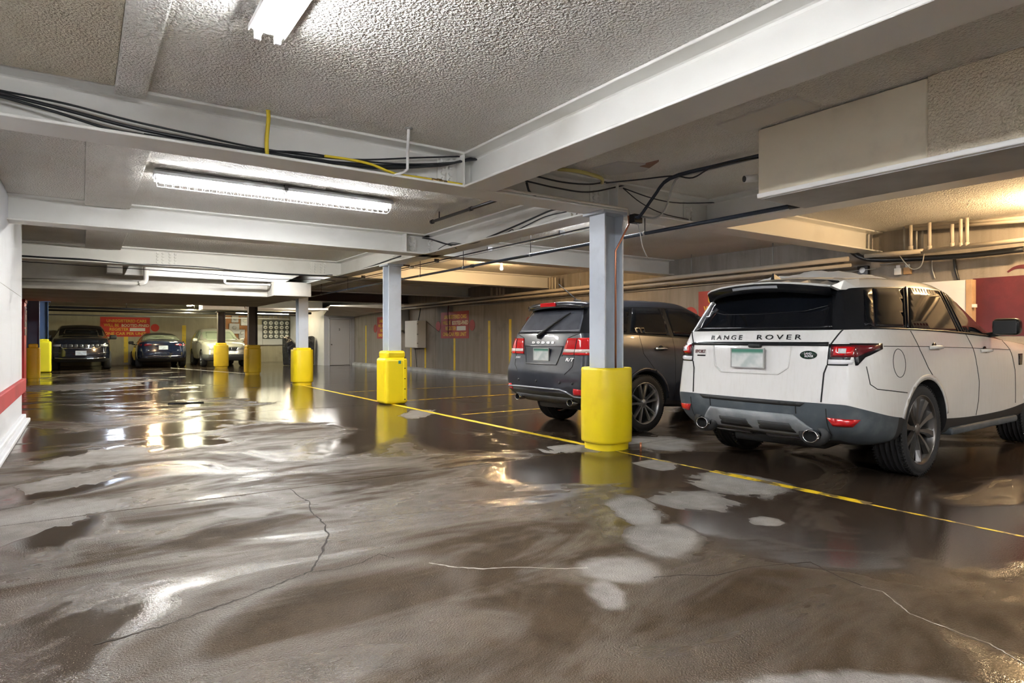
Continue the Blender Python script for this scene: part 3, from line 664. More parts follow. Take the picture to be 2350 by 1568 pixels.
# ================================================================ cables and pipes
def cable(pts, r, mat, label, name='cable', cat='cable', group='loose cables under the ceiling', n=5, seg=6):
    return tag(MB().tube(smooth_path(pts, n), r, seg).build(name, mat), label, cat, group)
def PY_(l, y):
    out = [atY(u, v, y) for u, v in l]
    for q in out: q.z = max(q.z, BZ+.036)      # lies on the beam flange
    return out
g_ = 'black cables sagging along the nearest beam'
cable(PY_([(-60, 195), (0, 208), (150, 238), (300, 277), (450, 310), (610, 343), (800, 366), (960, 362), (1090, 358), (1140, 355)], 5.335), .008, BLACKC, 'topmost black cable sagging along the nearest white beam', group=g_)
cable(PY_([(-60, 200), (0, 214), (150, 252), (300, 292), (450, 322), (610, 349), (760, 372), (900, 381), (1010, 380), (1088, 362), (1140, 356)], 5.32), .013, BLACKC, 'thick black cable in the bundle along the nearest white beam', group=g_)
cable(PY_([(-60, 206), (0, 221), (130, 258), (260, 303), (400, 322), (560, 347), (700, 362), (860, 386), (1000, 380), (1085, 365), (1140, 358)], 5.30), .010, BLACKC, 'lowest black cable dipping onto the nearest beam flange at left', group=g_)
cable(PY_([(330, 322), (480, 338), (610, 352), (730, 374), (860, 382), (960, 384), (1080, 368), (1140, 360)], 5.29), .010, BLACKC, 'black cable lying on the nearest beam flange left of centre', group=g_)
cable(PY_([(560, 345), (690, 350), (800, 366), (930, 377), (1050, 372), (1089, 360), (1140, 357)], 5.31), .008, BLACKC, 'thin black cable crossing the yellow one on the nearest beam', group=g_)
cable(PY_([(745, 358), (800, 366), (850, 377), (905, 398), (960, 408), (1005, 416), (1062, 424)], 5.285), .012, YCABLE, 'yellow cable running along the nearest beam flange to the bolted joint', group='yellow cables')
cable([atZ(615, 252, 3.04), atY(616, 275, 5.20), atY(612, 320, 5.24), atY(613, 358, 5.27)], .016, YCABLE, 'short yellow cable dropping from the ceiling onto the beam', group='yellow cables')
e = empty('cable_coupling', (0, 0, 0), 0, 'brass coupling on the yellow cable', 'coupling'); a, b = atY(990, 413, 5.285), atY(1025, 419, 5.285)
MB().tube([a, b], .018, 10).build('coupling_body', M('aged_brass', (.30, .19, .07), .4, .8), e); MB().tube([a.lerp(b, .35), a.lerp(b, .65)], .024, 6).build('nut', MATS['aged_brass'], e)
e = empty('white_conduit', (0, 0, 0), 0, 'thin white conduit dropping from ceiling to the nearest beam', 'conduit')
MB().tube([atZ(938, 294, 3.04), atY(936, 340, 5.2), atY(935, 388, 5.22), atY(926, 396, 5.24), atY(900, 404, 5.26)], .013, 8).build('conduit_pipe', WPLAST, e)
MB().lathe([(.035, 0), (.035, -.008), (0, -.008)], 12, Matrix.Translation(atZ(938, 294, 3.04))).build('ceiling_rose', GREYM, e)
# swags right of the big beam, in front of the beam web
g2_ = 'black cables sagging between the big beam and the plastered box'
cable(PY_([(1228, 404), (1290, 418), (1350, 423), (1392, 417), (1440, 405)], 5.28), .009, BLACKC, 'short black cable swag next to the yellow hose above column', group=g2_)
cable(PY_([(1205, 415), (1280, 432), (1350, 441), (1420, 428), (1480, 416)], 5.30), .009, BLACKC, 'lower black cable swag above the nearest column', group=g2_)
cable(PY_([(1208, 418), (1215, 440), (1230, 450)], 5.27), .012, BLACKC, 'black cable end hanging over the beam flange', group=g2_)
cable(PY_([(1430, 432), (1500, 456), (1560, 466), (1650, 465)], 5.29), .007, BLACKC, 'thin black cable swag right of the bolted plate', group=g2_)
cable(PY_([(1430, 432), (1470, 465), (1520, 490), (1580, 504)], 5.28), .006, BLACKC, 'thin black cable falling to the beam flange by the column', group=g2_)
cable([atZ(1280, 388, 3.0), atZ(1330, 394, 2.99), atZ(1378, 408, 2.97), atY(1382, 420, 5.25)], .020, M('dull_yellow_hose', (.55, .48, .16), .5), 'dull yellow hose curving under the ceiling behind the big beam', group='yellow cables')
# blue black bundle from the column head to the box
A = Vector((5.22, 5.20, 2.66))
for k, (dx, dy, dz, r, lb) in enumerate(((0, 0, 0, .013, 'thick blue black cable rising from the column head to the plastered box'), (.03, .02, -.01, .009, 'thinner blue black cable beside the thick one at the column head'))):
    o = Vector((dx, dy, dz)); cable([A+o, atY(1468, 495, 5.0)+o, atY(1500, 450, 4.9)+o, atZ(1537, 408, 2.97)+o, atZ(1640, 380, 2.99)+o, atZ(1742, 356, 2.99)+o, atZ(1800, 342, 2.99)+o], r, NAVYC, lb, group='blue black cables at the nearest column head', n=4)
cable([A+Vector((.02, -.1, -.02)), atY(1505, 500, 4.95), atY(1528, 478, 4.9), atZ(1551, 412, 2.96), atZ(1600, 396, 2.98), atZ(1740, 362, 2.98)], .012, GREYM, 'bare metal conduit bending up from the column head', 'conduit', 'conduit', 'metal conduits', 4)
cable([atZ(1390, 420, 2.96), atZ(1470, 412, 2.97), atZ(1545, 404, 2.98), atZ(1590, 408, 2.95), atZ(1640, 382, 2.97), atZ(1742, 362, 2.97)], .008, BLACKC, 'thin black cable looping under the ceiling toward the plastered box', group=g2_)
# junk at the column head
e = empty('conduit_box', (5.2, 5.17, 2.62), 0, 'black conduit fitting at the nearest column head', 'electric box'); MB().box((-.05, -.05, -.05), (.08, .04, .05)).build('box_body', IRON, e, .006, 1); MB().tube([(.0, -.05, 0), (.0, -.10, .03)], .016, 8).build('gland', IRON, e)
cable([(5.24, 5.16, 2.58), (5.27, 5.14, 2.42), (5.29, 5.13, 2.30), (5.36, 5.12, 2.18)], .006, GREYM, 'thin grey wire dangling beside the nearest column', group='loose cables under the ceiling')
e = empty('copper_pipe', (0, 0, 0), 0, 'copper pipe running down the nearest column', 'pipe')
MB().tube([(5.155, 5.225, 2.68), (5.155, 5.215, 2.56), (5.045, 5.285, 2.30), (5.03, 5.30, 2.26), (5.03, 5.30, .9)], .011, 8).build('drop_pipe', COPPER, e)
MB().tube([(3.42, 5.22, 2.735), (5.14, 5.22, 2.735), (5.155, 5.222, 2.70), (5.155, 5.225, 2.66)], .014, 8).build('painted_run', M('cream_pipe_paint', (.60, .55, .46), .5), e)
MB().tube([(5.155, 5.03, 0.0), (5.155, 5.03, .10)], .012, 8).build('floor_stub', COPPER, e)
# long black sprinkler pipe
sp = empty('sprinkler_pipe', (0, 0, 0), 0, 'long blue black sprinkler pipe under the girder, right of the columns', 'pipe')
MB().tube([(5.50, -6.5, 2.5), (5.50, 18.6, 2.5)], .021, 10).build('main_pipe', NAVYC, sp)
for y in (-4.8, -2.6, 5.3, 7.6, 9.6, 11.3, 13.0, 15.4, 17.5):
    MB().tube([(5.50, y, 2.52), (5.50, y, 2.70 if 5.2 < y < 5.5 else 3.03)], .006, 6).build('hanger_rod', IRON, sp)
    MB().lathe([(.024, -.012), (.030, -.012), (.030, .012), (.024, .012)], 14, basis((1, 0, 0), UZ, PY, (5.50, y, 2.5))).build('hanger_ring', GREYM, sp)
for y in (3.4, 9.3, 12.2): MB().tube([(5.50, y-.05, 2.5), (5.50, y+.05, 2.5)], .030, 10).build('pipe_coupling', IRON, sp)
e = empty('thin_conduit_run', (0, 0, 0), 0, 'thin dark conduit clipped under the girder flange', 'conduit')
MB().tube([(5.26, 5.7, 2.655), (5.26, 17.3, 2.655)], .010, 6).build('conduit_pipe', IRON, e); MB().tube([(5.32, 5.7, 2.64), (5.32, 17.3, 2.63)], .006, 6).build('wire', GREYM, e)
for y in (6.6, 8.4, 10.2, 12.0, 13.8): MB().box((5.245, y-.012, 2.64), (5.335, y+.012, 2.70)).build('clip', IRON, e)
e = empty('ceiling_pipe', (0, 0, 0), 0, 'short black pipe with capped end under the ceiling by the long light', 'pipe')
a, b = atZ(992, 509, 2.93), atZ(1230, 455, 2.93); b = Vector((a.x, b.y, 2.93)); b.y = min(b.y, 6.0)
MB().tube([a, (a.x, 5.75, 2.93)], .022, 8).build('pipe_run', IRON, e); MB().tube([a-Vector((0, -.03, 0)), a+Vector((0, -.02, 0))], .032, 8).build('end_cap', IRON, e); MB().tube([(a.x, 7.0, 2.93), (a.x, 7.06, 2.93)], .030, 8).build('pipe_coupling', IRON, e)
MB().tube([(a.x, 7.9, 2.93), (a.x, 7.9, 3.04)], .008, 6).build('hanger_rod', IRON, e); MB().tube([(a.x, 6.3, 2.93), (a.x, 6.3, 3.04)], .008, 6).build('hanger_rod', IRON, e)
# cables on the girder flange
g3_ = 'black cables on the long girder'
cable([atX(u, v, 4.88) for u, v in [(958, 545), (985, 548), (1030, 561), (1085, 558), (1120, 545), (1180, 520), (1225, 500), (1262, 484), (1290, 478)]], .012, BLACKC, 'thick black cable lying along the long girder flange', group=g3_)
cable([atX(u, v, 4.86) for u, v in [(965, 546), (1000, 552), (1040, 566), (1047, 570)]], .008, BLACKC, 'frayed black cable end at the girder joint', group=g3_)
cable([atX(u, v, 4.86) for u, v in [(1125, 546), (1160, 535), (1176, 527), (1180, 533), (1200, 522), (1250, 498), (1300, 486)]], .007, BLACKC, 'thin looped black cable along the long girder', group=g3_)
cable([atX(u, v, 4.86) for u, v in [(998, 580), (1012, 568), (1035, 558), (1060, 560)]], .006, BLACKC, 'small curled black cable by the girder bolts', group=g3_)
cable([atX(u, v, 4.86) for u, v in [(640+225*.6, 634), (800, 628), (850, 612), (885, 600), (920, 588)]], .014, BLACKC, 'black cable bundle on the girder flange above the second column', group=g3_)
cable([atY(u, v, 14.28) for u, v in [(40, 587), (120, 592), (200, 596), (300, 606), (450, 613), (600, 626), (690, 631), (763, 632)]], .018, BLACKC, 'thick black hose lying along the grey bolted beam', group=g3_)
cable([atY(u, v, 15.0) for u, v in [(45, 600), (200, 610), (440, 626), (610, 640), (690, 641), (730, 641), (770, 645)]], .008, IRON, 'thin black pipe in front of the white soffit', group=g3_)
# pipes along the right wall
wp = empty('wall_pipes', (0, 0, 0), 0, 'pair of beige pipes running along the right wall below the ceiling', 'pipe')
MB().tube([(10.62, 5.6, 2.60), (10.62, 29.5, 2.56)], .040, 10).build('upper_pipe', PIPE, wp); MB().tube([(10.70, 5.6, 2.50), (10.70, 29.5, 2.46)], .030, 10).build('lower_pipe', PIPE, wp)
for y in (7.0, 8.9, 12.5, 16.5, 20.5, 24.5): MB().tube([(10.62, y, 2.62), (10.62, y, CZ)], .010, 6).build('hanger_rod', GREYM, wp)
wp2 = empty('riser_pipes', (0, 0, 0), 0, 'beige pipes with short risers on the right wall above the white suv', 'pipe')
X_ = 10.62
for (u, v), (u2, v2) in (((1985, 588), (2120, 576)), ((2115, 578), (2350, 551)), ):
    a, b = atX(u, v, X_), atX(u2, v2, X_); MB().tube([a, b+(b-a)*(1.5 if u2 > 2300 else 0)], .035, 10).build('low_run', PIPE, wp2)
for (u, v), (u2, v2) in (((2078, 521), (2350, 500)), ((2090, 527), (2350, 507))):
    a, b = atX(u, v, 10.75), atX(u2, v2, 10.75); MB().tube([a, b+(b-a)*1.2], .028, 10).build('high_run', PIPE, wp2)
for u, v0, v1 in ((2090, 517, 572), (2133, 511, 572), (2185, 517, 565), (2205, 503, 565), (2219, 500, 565)):
    a, b = atX(u, v0, X_), atX(u, v1, X_); a.z = max(a.z, 2.95); MB().tube([a, b], .026, 10).build('riser', PIPE, wp2); MB().tube([b-Vector((0, 0, .01)), b+Vector((0, 0, .05))], .034, 10).build('elbow', PIPE, wp2)
for u in (2075, 2103, 2117): MB().tube([atX(u, 514, 10.8), atX(u, 575, 10.8)], .016, 8).build('flexible_conduit', GREYM, wp2)
rs = empty('riser_group', (0, 0, 0), 0, 'short beige risers above the wall pipe left of the nearest column', 'pipe')
for u in (1262, 1268, 1275): MB().tube([atX(u, 637, 10.6), atX(u, 664, 10.6)], .03, 8).build('riser', PIPE, rs)
rs2 = empty('riser_group', (0, 0, 0), 0, 'short beige risers above the wall pipe over the red notice', 'pipe')
for u in (1128, 1141, 1148, 1156): MB().tube([atX(u, 660, 10.6), atX(u, 679, 10.6)], .04, 8).build('riser', PIPE, rs2)
cable([atX(u, v, 10.98) for u, v in [(960, 704), (1040, 702), (1115, 699), (1300, 682), (1430, 671), (1600, 655), (1830, 635), (2010, 617)]], .010, GREYM, 'thin grey conduit along the right wall above the notices', 'conduit', 'conduit', 'metal conduits')
cable([atX(u, v, 10.95) for u, v in [(2020, 608), (2120, 597), (2240, 587), (2350, 575)]], .011, GREYM, 'thin grey conduit on the wall right of the junction boxes', 'conduit', 'conduit', 'metal conduits')
cable([atX(u, v, 10.80) for u, v in [(1955, 578), (1975, 590), (2000, 596), (2060, 596), (2200, 588), (2350, 572)]], .045, BLACKC, 'thick black hose along the wall under the beige pipes', group='cables on the right wall')
cable([atX(u, v, 10.63) for u, v in [(2060, 582), (2085, 612), (2100, 618), (2115, 608), (2122, 576)]], .008, GREYM, 'grey wire loop hanging from the beige pipes', group='cables on the right wall')
cable([atX(u, v, 11.03) for u, v in [(2190, 590), (2192, 615), (2200, 645)]], .02, BLACKC, 'black cable dropping behind the white suv roof', group='cables on the right wall')
cable([atX(u, v, 11.035) for u, v in [(2139, 596), (2140, 620), (2146, 640)]], .01, GREYM, 'pale wire dropping behind the white suv roof', group='cables on the right wall')
cable([atX(u, v, 10.98) for u, v in [(1029, 700), (1028, 720), (1029, 745), (1028, 766)]], .016, MAROON, 'dark red pipe crossing the fully visible red notice', 'conduit', 'conduit', 'metal conduits')
cable([atX(u, v, 10.95) for u, v in [(965, 706), (963, 720), (960, 736)]], .02, BLACKC, 'black cable entering the white wall box from above', group='cables on the right wall')
cable([atX(u, v, 11.035) for u, v in [(979, 738), (990, 748), (1000, 756), (1008, 762)]], .008, BLACKC, 'thin black cable from white box to red notice', group='cables on the right wall')
cable([atX(u, v, 11.035) for u, v in [(953, 800), (955, 825), (957, 845), (965, 852)]], .01, BLACKC, 'thin wire trailing below the white wall box to the kerb', group='cables on the right wall')
# pipe with wrapped elbow beside the soffit
e = empty('wrapped_pipe', (0, 0, 0), 0, 'cream pipe with wrapped elbow under the far soffit', 'pipe')
q = [atY(u, v, 16.75) for u, v in [(40, 642), (200, 646), (318, 651), (333, 646), (335, 630), (334, 612)]]
MB().tube(q[:3], .04, 10).build('pipe_run', SOFF, e); MB().tube(smooth_path(q[2:], 5), .055, 10).build('wrapped_elbow', M('white_wrap', (.72, .68, .6), .8, bmp=(30, .4, .02)), e)
e = empty('white_angle_pipe', (0, 0, 0), 0, 'small white angled pipe under the bright panel box', 'pipe')
MB().tube([atY(516, 608, 16.83), atY(516, 648, 16.83), atY(519, 651, 16.83), atY(620, 654, 16.83)], .03, 8).build('pipe_run', WPLAST, e)
# sprinkler / motion sensor by the second column
e = empty('motion_sensor', (5.3, 11.25, 2.66), 0, 'small white round sensor at the second column head', 'sensor'); MB().lathe([(.0, .04), (.05, .04), (.055, 0), (.05, -.02), (.02, -.04), (0, -.042)], 14).build('sensor_dome', WPLAST, e); MB().box((-.18, -.01, .0), (0, .01, .03)).build('arm', IRON, e)
# pipes under the far ceilings
e = empty('far_pipes', (0, 0, 0), 0, 'dark pipes under the far low ceiling above the black suv', 'pipe')
for z, y, r in ((2.50, 30.2, .05), (2.42, 31.2, .04), (2.33, 34.0, .03)): MB().tube([(-2.4, y, z), (9.0, y, z-.02)], r, 8).build('pipe_run', IRON if z > 2.4 else GREYM, e)
for x in (-1, 1.5, 4, 6.5): MB().tube([(x, 30.2, 2.5), (x, 30.2, 2.85)], .012, 6).build('hanger_rod', IRON, e)
e = empty('far_duct', (0, 0, 0), 0, 'pale pipe crossing in front of the store ceiling', 'pipe')
MB().tube([(5.6, 28.0, 2.52), (8.55, 26.3, 2.50)], .05, 8).build('pipe_run', PIPE, e); MB().tube([(5.6, 28.0, 2.54), (5.6, 28.0, CZ)], .015, 6).build('hanger_rod', IRON, e)
e = empty('door_operator', (-.95, 24.2, 2.44), 0, 'small grey gate motor box under the far low ceiling', 'motor'); MB().box((0, 0, 0), (.5, .3, .14)).build('box_body', GREYBOX, e, .01, 1); MB().box((.55, .05, -.02), (.75, .25, .1)).build('small_box', GREYBOX, e, .01, 1); MB().box((.1, .1, .14), (.4, .2, .40)).build('bracket', IRON, e)
# ================================================================ car building kit
TYRE = M('tyre_rubber', (.016, .016, .017), .75, bmp=(90, .4, .004))
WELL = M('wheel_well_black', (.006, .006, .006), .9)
GLASSK = M('tinted_car_glass', (.004, .005, .007), .05, spec=.32)
TRIMK = M('gloss_black_trim', (.009, .010, .012), .25, spec=.35)
PLASTK = M('dusty_grey_plastic', (.055, .068, .08), .5, var=(5, (.10, .115, .125), .45, .75), bmp=(60, .15, .003))
PLASTD = M('black_plastic', (.016, .017, .018), .55)
LAMPR = M('red_lamp_lens', (.55, .006, .01), .12, coat=1.0)
LAMPD = M('dark_red_lamp_lens', (.13, .006, .012), .12, coat=1.0)
LAMPW = M('clear_lamp_lens', (.70, .70, .72), .10, coat=1.0)
SEAM = M('panel_gap', (.008, .008, .008), .8)
ALLOY = M('dark_alloy', (.16, .155, .15), .28, .9)
ALLOYS = M('silver_alloy', (.45, .45, .45), .3, .9)

def car_cage(net, crown, rearb, frontb, topx, matf, crease, corner=(.25, .25), ts=(.72, .36, 0, -.36, -.72), lvl=2, vcrease=()):
    n, m = len(net), len(net[0]); T = [1.0]+list(ts)+[-1.0]; K = len(T); V = {}; vs = []
    def vert(i, j, k):
        x, y, z = net[i][j]; t = T[k]; q = 1-t*t
        if 0 < k < K-1:
            if i == 0: x += rearb[j]*q
            elif i == n-1: x += frontb[j]*q
            elif j == m-1: x += topx[i]*q
            if j == m-1: z += crown[i]*q
        return (x, y*t, z)
    def vid(i, j, k):
        if (i, j, k) not in V: V[(i, j, k)] = len(vs); vs.append(vert(i, j, k))
        return V[(i, j, k)]
    fs, ms = [], []
    def q(a, b, c, d, mt): fs.append((vid(*a), vid(*b), vid(*c), vid(*d))); ms.append(mt)
    for i in range(n-1):
        for j in range(m-1):
            q((i, j, 0), (i+1, j, 0), (i+1, j+1, 0), (i, j+1, 0), matf('side', i, j)); q((i, j, K-1), (i, j+1, K-1), (i+1, j+1, K-1), (i+1, j, K-1), matf('side', i, j))
        for k in range(K-1):
            q((i, m-1, k), (i+1, m-1, k), (i+1, m-1, k+1), (i, m-1, k+1), matf('top', i, k)); q((i, 0, k), (i, 0, k+1), (i+1, 0, k+1), (i+1, 0, k), matf('bottom', i, k))
    for j in range(m-1):
        for k in range(K-1):
            q((0, j, k), (0, j+1, k), (0, j+1, k+1), (0, j, k+1), matf('rear', j, k)); q((n-1, j, k), (n-1, j, k+1), (n-1, j+1, k+1), (n-1, j+1, k), matf('front', j, k))
    me = bpy.data.meshes.new('cage'); me.from_pydata(vs, [], fs); me.polygons.foreach_set('material_index', ms); me.polygons.foreach_set('use_smooth', [True]*len(fs))
    bm = bmesh.new(); bm.from_mesh(me); cl_ = bm.edges.layers.float.new('crease_edge'); inv = {v: k for k, v in V.items()}
    for e in bm.edges:
        a, b = inv[e.verts[0].index], inv[e.verts[1].index]; c = 0
        if a[1] == b[1]: c = crease.get(a[1], 0) if not (a[0] == b[0] and 0 < a[0] < n-1) else 0
        if a[0] == b[0] and a[1] != b[1] and a[2] == b[2] and a[2] in (0, K-1):
            if a[0] == 0: c = max(c, corner[0])
            if a[0] == n-1: c = max(c, corner[1])
        for (ii, jj0, jj1, val) in vcrease:
            if a[0] == b[0] == ii and min(a[1], b[1]) >= jj0 and max(a[1], b[1]) <= jj1: c = max(c, val)
        e[cl_] = c
    bmesh.ops.recalc_face_normals(bm, faces=bm.faces); bm.to_mesh(me); bm.free(); return me

class Car:
    def __init__(s, name, label, loc, rz, scale, cage, mats, wells, lvl=3, partnames=()):
        s.root = empty(name, (*loc, 0), rz, label, 'car', None, scale)
        tmp = bpy.data.objects.new('tmp', cage)
        for m_ in mats: cage.materials.append(m_)
        COL.objects.link(tmp); sub = tmp.modifiers.new('s', 'SUBSURF'); sub.levels = sub.render_levels = lvl
        me = evaluated(tmp); s.bvh = BVHTree.FromPolygons([v.co.copy() for v in me.vertices], [p.vertices[:] for p in me.polygons])
        tmp.modifiers.clear(); tmp.data = me; cut = []
        for (x, z, r, yin, yout) in wells:
            for sy in (1, -1):
                mb = MB(); mb.prism([(x+r*math.cos(2*PI*k/40), z+r*math.sin(2*PI*k/40)) for k in range(40)], yout-yin, basis((1, 0, 0), (0, 0, 1), (0, sy, 0), (0, sy*yin, 0)))
                c = mb.build('cut', WELL); cut.append(c)
                b = tmp.modifiers.new('b', 'BOOLEAN'); b.operation = 'DIFFERENCE'; b.object = c; b.solver = 'EXACT'; b.material_mode = 'TRANSFER'
        me2 = evaluated(tmp)
        for c in cut: bpy.data.objects.remove(c)
        bpy.data.objects.remove(tmp)
        names = {m_.name: nm for m_, nm in zip(mats, partnames)}; names[WELL.name] = 'wheel_well'
        groups = {}
        for p in me2.polygons:
            mn = me2.materials[p.material_index].name
            groups.setdefault((mn, (p.center.y > 0, p.center.x > 1.4) if mn == WELL.name else 0), []).append(p)
        s.parts = {}
        for (mn, _k), ps in groups.items():
            idx = {}; vs = []; fs = []; sm = []
            for p in ps:
                f = []
                for vi in p.vertices:
                    if vi not in idx: idx[vi] = len(vs); vs.append(tuple(me2.vertices[vi].co))
                    f.append(idx[vi])
                fs.append(f); sm.append(mn != WELL.name)
            q = bpy.data.meshes.new(names.get(mn, 'body')); q.from_pydata(vs, [], fs); q.polygons.foreach_set('use_smooth', sm); q.materials.append(bpy.data.materials[mn])
            q.update(); o = link(names.get(mn, 'body'), q, s.root); s.parts[names.get(mn, 'body')] = o
            if mn != WELL.name:
                try: q.set_sharp_from_angle(angle=math.radians(50))
                except Exception: pass
    # --- finding the skin
    def hit(s, axis, a, b):
        """axis: 'R'/'L' side at (x,z); 'B' rear / 'F' front at (y,z); 'T' top at (x,y)"""
        D = {'R': ((a, -3, b), (0, 1, 0)), 'L': ((a, 3, b), (0, -1, 0)), 'B': ((-5, a, b), (1, 0, 0)), 'F': ((8, a, b), (-1, 0, 0)), 'T': ((a, b, 4), (0, 0, -1))}[axis]
        h = s.bvh.ray_cast(Vector(D[0]), Vector(D[1]))
        if h[0] is None:
            h = s.bvh.find_nearest({'R': Vector((a, -1, b)), 'L': Vector((a, 1, b)), 'B': Vector((-1, a, b)), 'F': Vector((4, a, b)), 'T': Vector((a, b, 1.7))}[axis])
        nrm = h[1]
        if nrm.dot(Vector(D[1])) > 0: nrm = -nrm
        return h[0], nrm
    def patch(s, axis, outline, name, mat, off=.004, thick=.008, step=.06, parent=None, label=None, raise_=0.0):
        """piece of skin following the body inside a 2-D outline"""
        pts = []
        for (a, b), (c, d) in zip(outline, outline[1:]+outline[:1]):
            k = max(1, int(math.hypot(c-a, d-b)/step))
            pts += [Vector((a+(c-a)*t/k, b+(d-b)*t/k)) for t in range(k)]
        nb = len(pts); xs = [p.x for p in pts]; ys = [p.y for p in pts]; allp = list(pts)
        def inside(x, y):
            r = False
            for i in range(nb):
                p, q = pts[i], pts[i-1]
                if (p.y > y) != (q.y > y) and x < (q.x-p.x)*(y-p.y)/(q.y-p.y)+p.x: r = not r
            return r
        x = min(xs)+step*.5
        while x < max(xs):
            y = min(ys)+step*.5
            while y < max(ys):
                if inside(x, y) and min((p-Vector((x, y))).length for p in pts) > step*.4: allp.append(Vector((x, y)))
                y += step
            x += step
        v2, e2, f2, *_ = delaunay_2d_cdt(allp, [], [list(range(nb))], 1, 1e-5)
        top, bot = [], []
        for v in v2:
            p, n = s.hit(axis, v.x, v.y); top.append(p+n*off); bot.append(p+n*(off-thick))
        mb = MB(); N = len(v2); mb.add(top+bot, [], True)
        for f in f2: mb.f.append(list(f)); mb.sm.append(True)
        cnt = {}
        for f in f2:
            for a, b in zip(f, list(f[1:])+[f[0]]): cnt[(a, b)] = 1
        for (a, b) in cnt:
            if (b, a) not in cnt: mb.f.append([b, a, N+a, N+b]); mb.sm.append(False)
        o = mb.build(name, mat, parent or s.root)
        if label: o['label'] = label
        return o
    def line(s, axis, pts, r=.004, name='panel_gap', mat=SEAM, off=0.0, n=8, parent=None, seg=5):
        P = []
        for (a, b), (c, d) in zip(pts, pts[1:]):
            P += [(a+(c-a)*k/n, b+(d-b)*k/n) for k in range(n)]
        P.append(pts[-1]); Q = []
        for a, b in P:
            p, nn = s.hit(axis, a, b); Q.append(p+nn*off)
        return MB().tube(Q, r, seg).build(name, mat, parent or s.root)
    def arch(s, side, x, z, r, a0, a1, name='arch_lip', mat=None, w=.012, n=20, off=.0):
        Q = []
        for k in range(n+1):
            a = a0+(a1-a0)*k/n; p, nn = s.hit(side, x+r*math.cos(a), z+r*math.sin(a)); Q.append(p+nn*off)
        return MB().tube(Q, w, 6).build(name, mat, s.root)
    def arch_band(s, side, x, z, r0, r1, a0, a1, mat, off=.006, name='arch_trim', n=26):
        A = [(x+r1*math.cos(a0+(a1-a0)*k/n), z+r1*math.sin(a0+(a1-a0)*k/n)) for k in range(n+1)]
        B = [(x+r0*math.cos(a0+(a1-a0)*k/n), z+r0*math.sin(a0+(a1-a0)*k/n)) for k in range(n, -1, -1)]
        return s.patch(side, A+B, name, mat, off, .02, .05)
    def letters(s, axis, text, a, b, size, mat, width=None, depth=.003, spacing=1.0, bold=0, name='lettering', parent=None, slant=0, off=.002):
        me = text_mesh(name, text, size, mat, depth, width, bold, spacing); xs = {'R': (1, 0, 0), 'L': (-1, 0, 0), 'B': (0, -1, 0), 'F': (0, 1, 0)}[axis]; sgn = xs[0]+xs[1]
        if slant: me.transform(Matrix(((1, slant, 0, 0), (0, 1, 0, 0), (0, 0, 1, 0), (0, 0, 0, 1))))
        for v in me.vertices:
            p, nn = s.hit(axis, a+v.co.x*sgn, b+v.co.y); v.co = p+nn*(v.co.z+depth+off)
        return link(name, me, parent or s.root)
    def rbox(s, c, size, r, name, mat, rot=None, parent=None, seg=3):
        o = MB().box([-q/2 for q in size], [q/2 for q in size]).build(name, mat, parent or s.root, r, seg); o.location = c
        if rot: o.rotation_euler = rot
        o.data.polygons.foreach_set('use_smooth', [True]*len(o.data.polygons)); return o

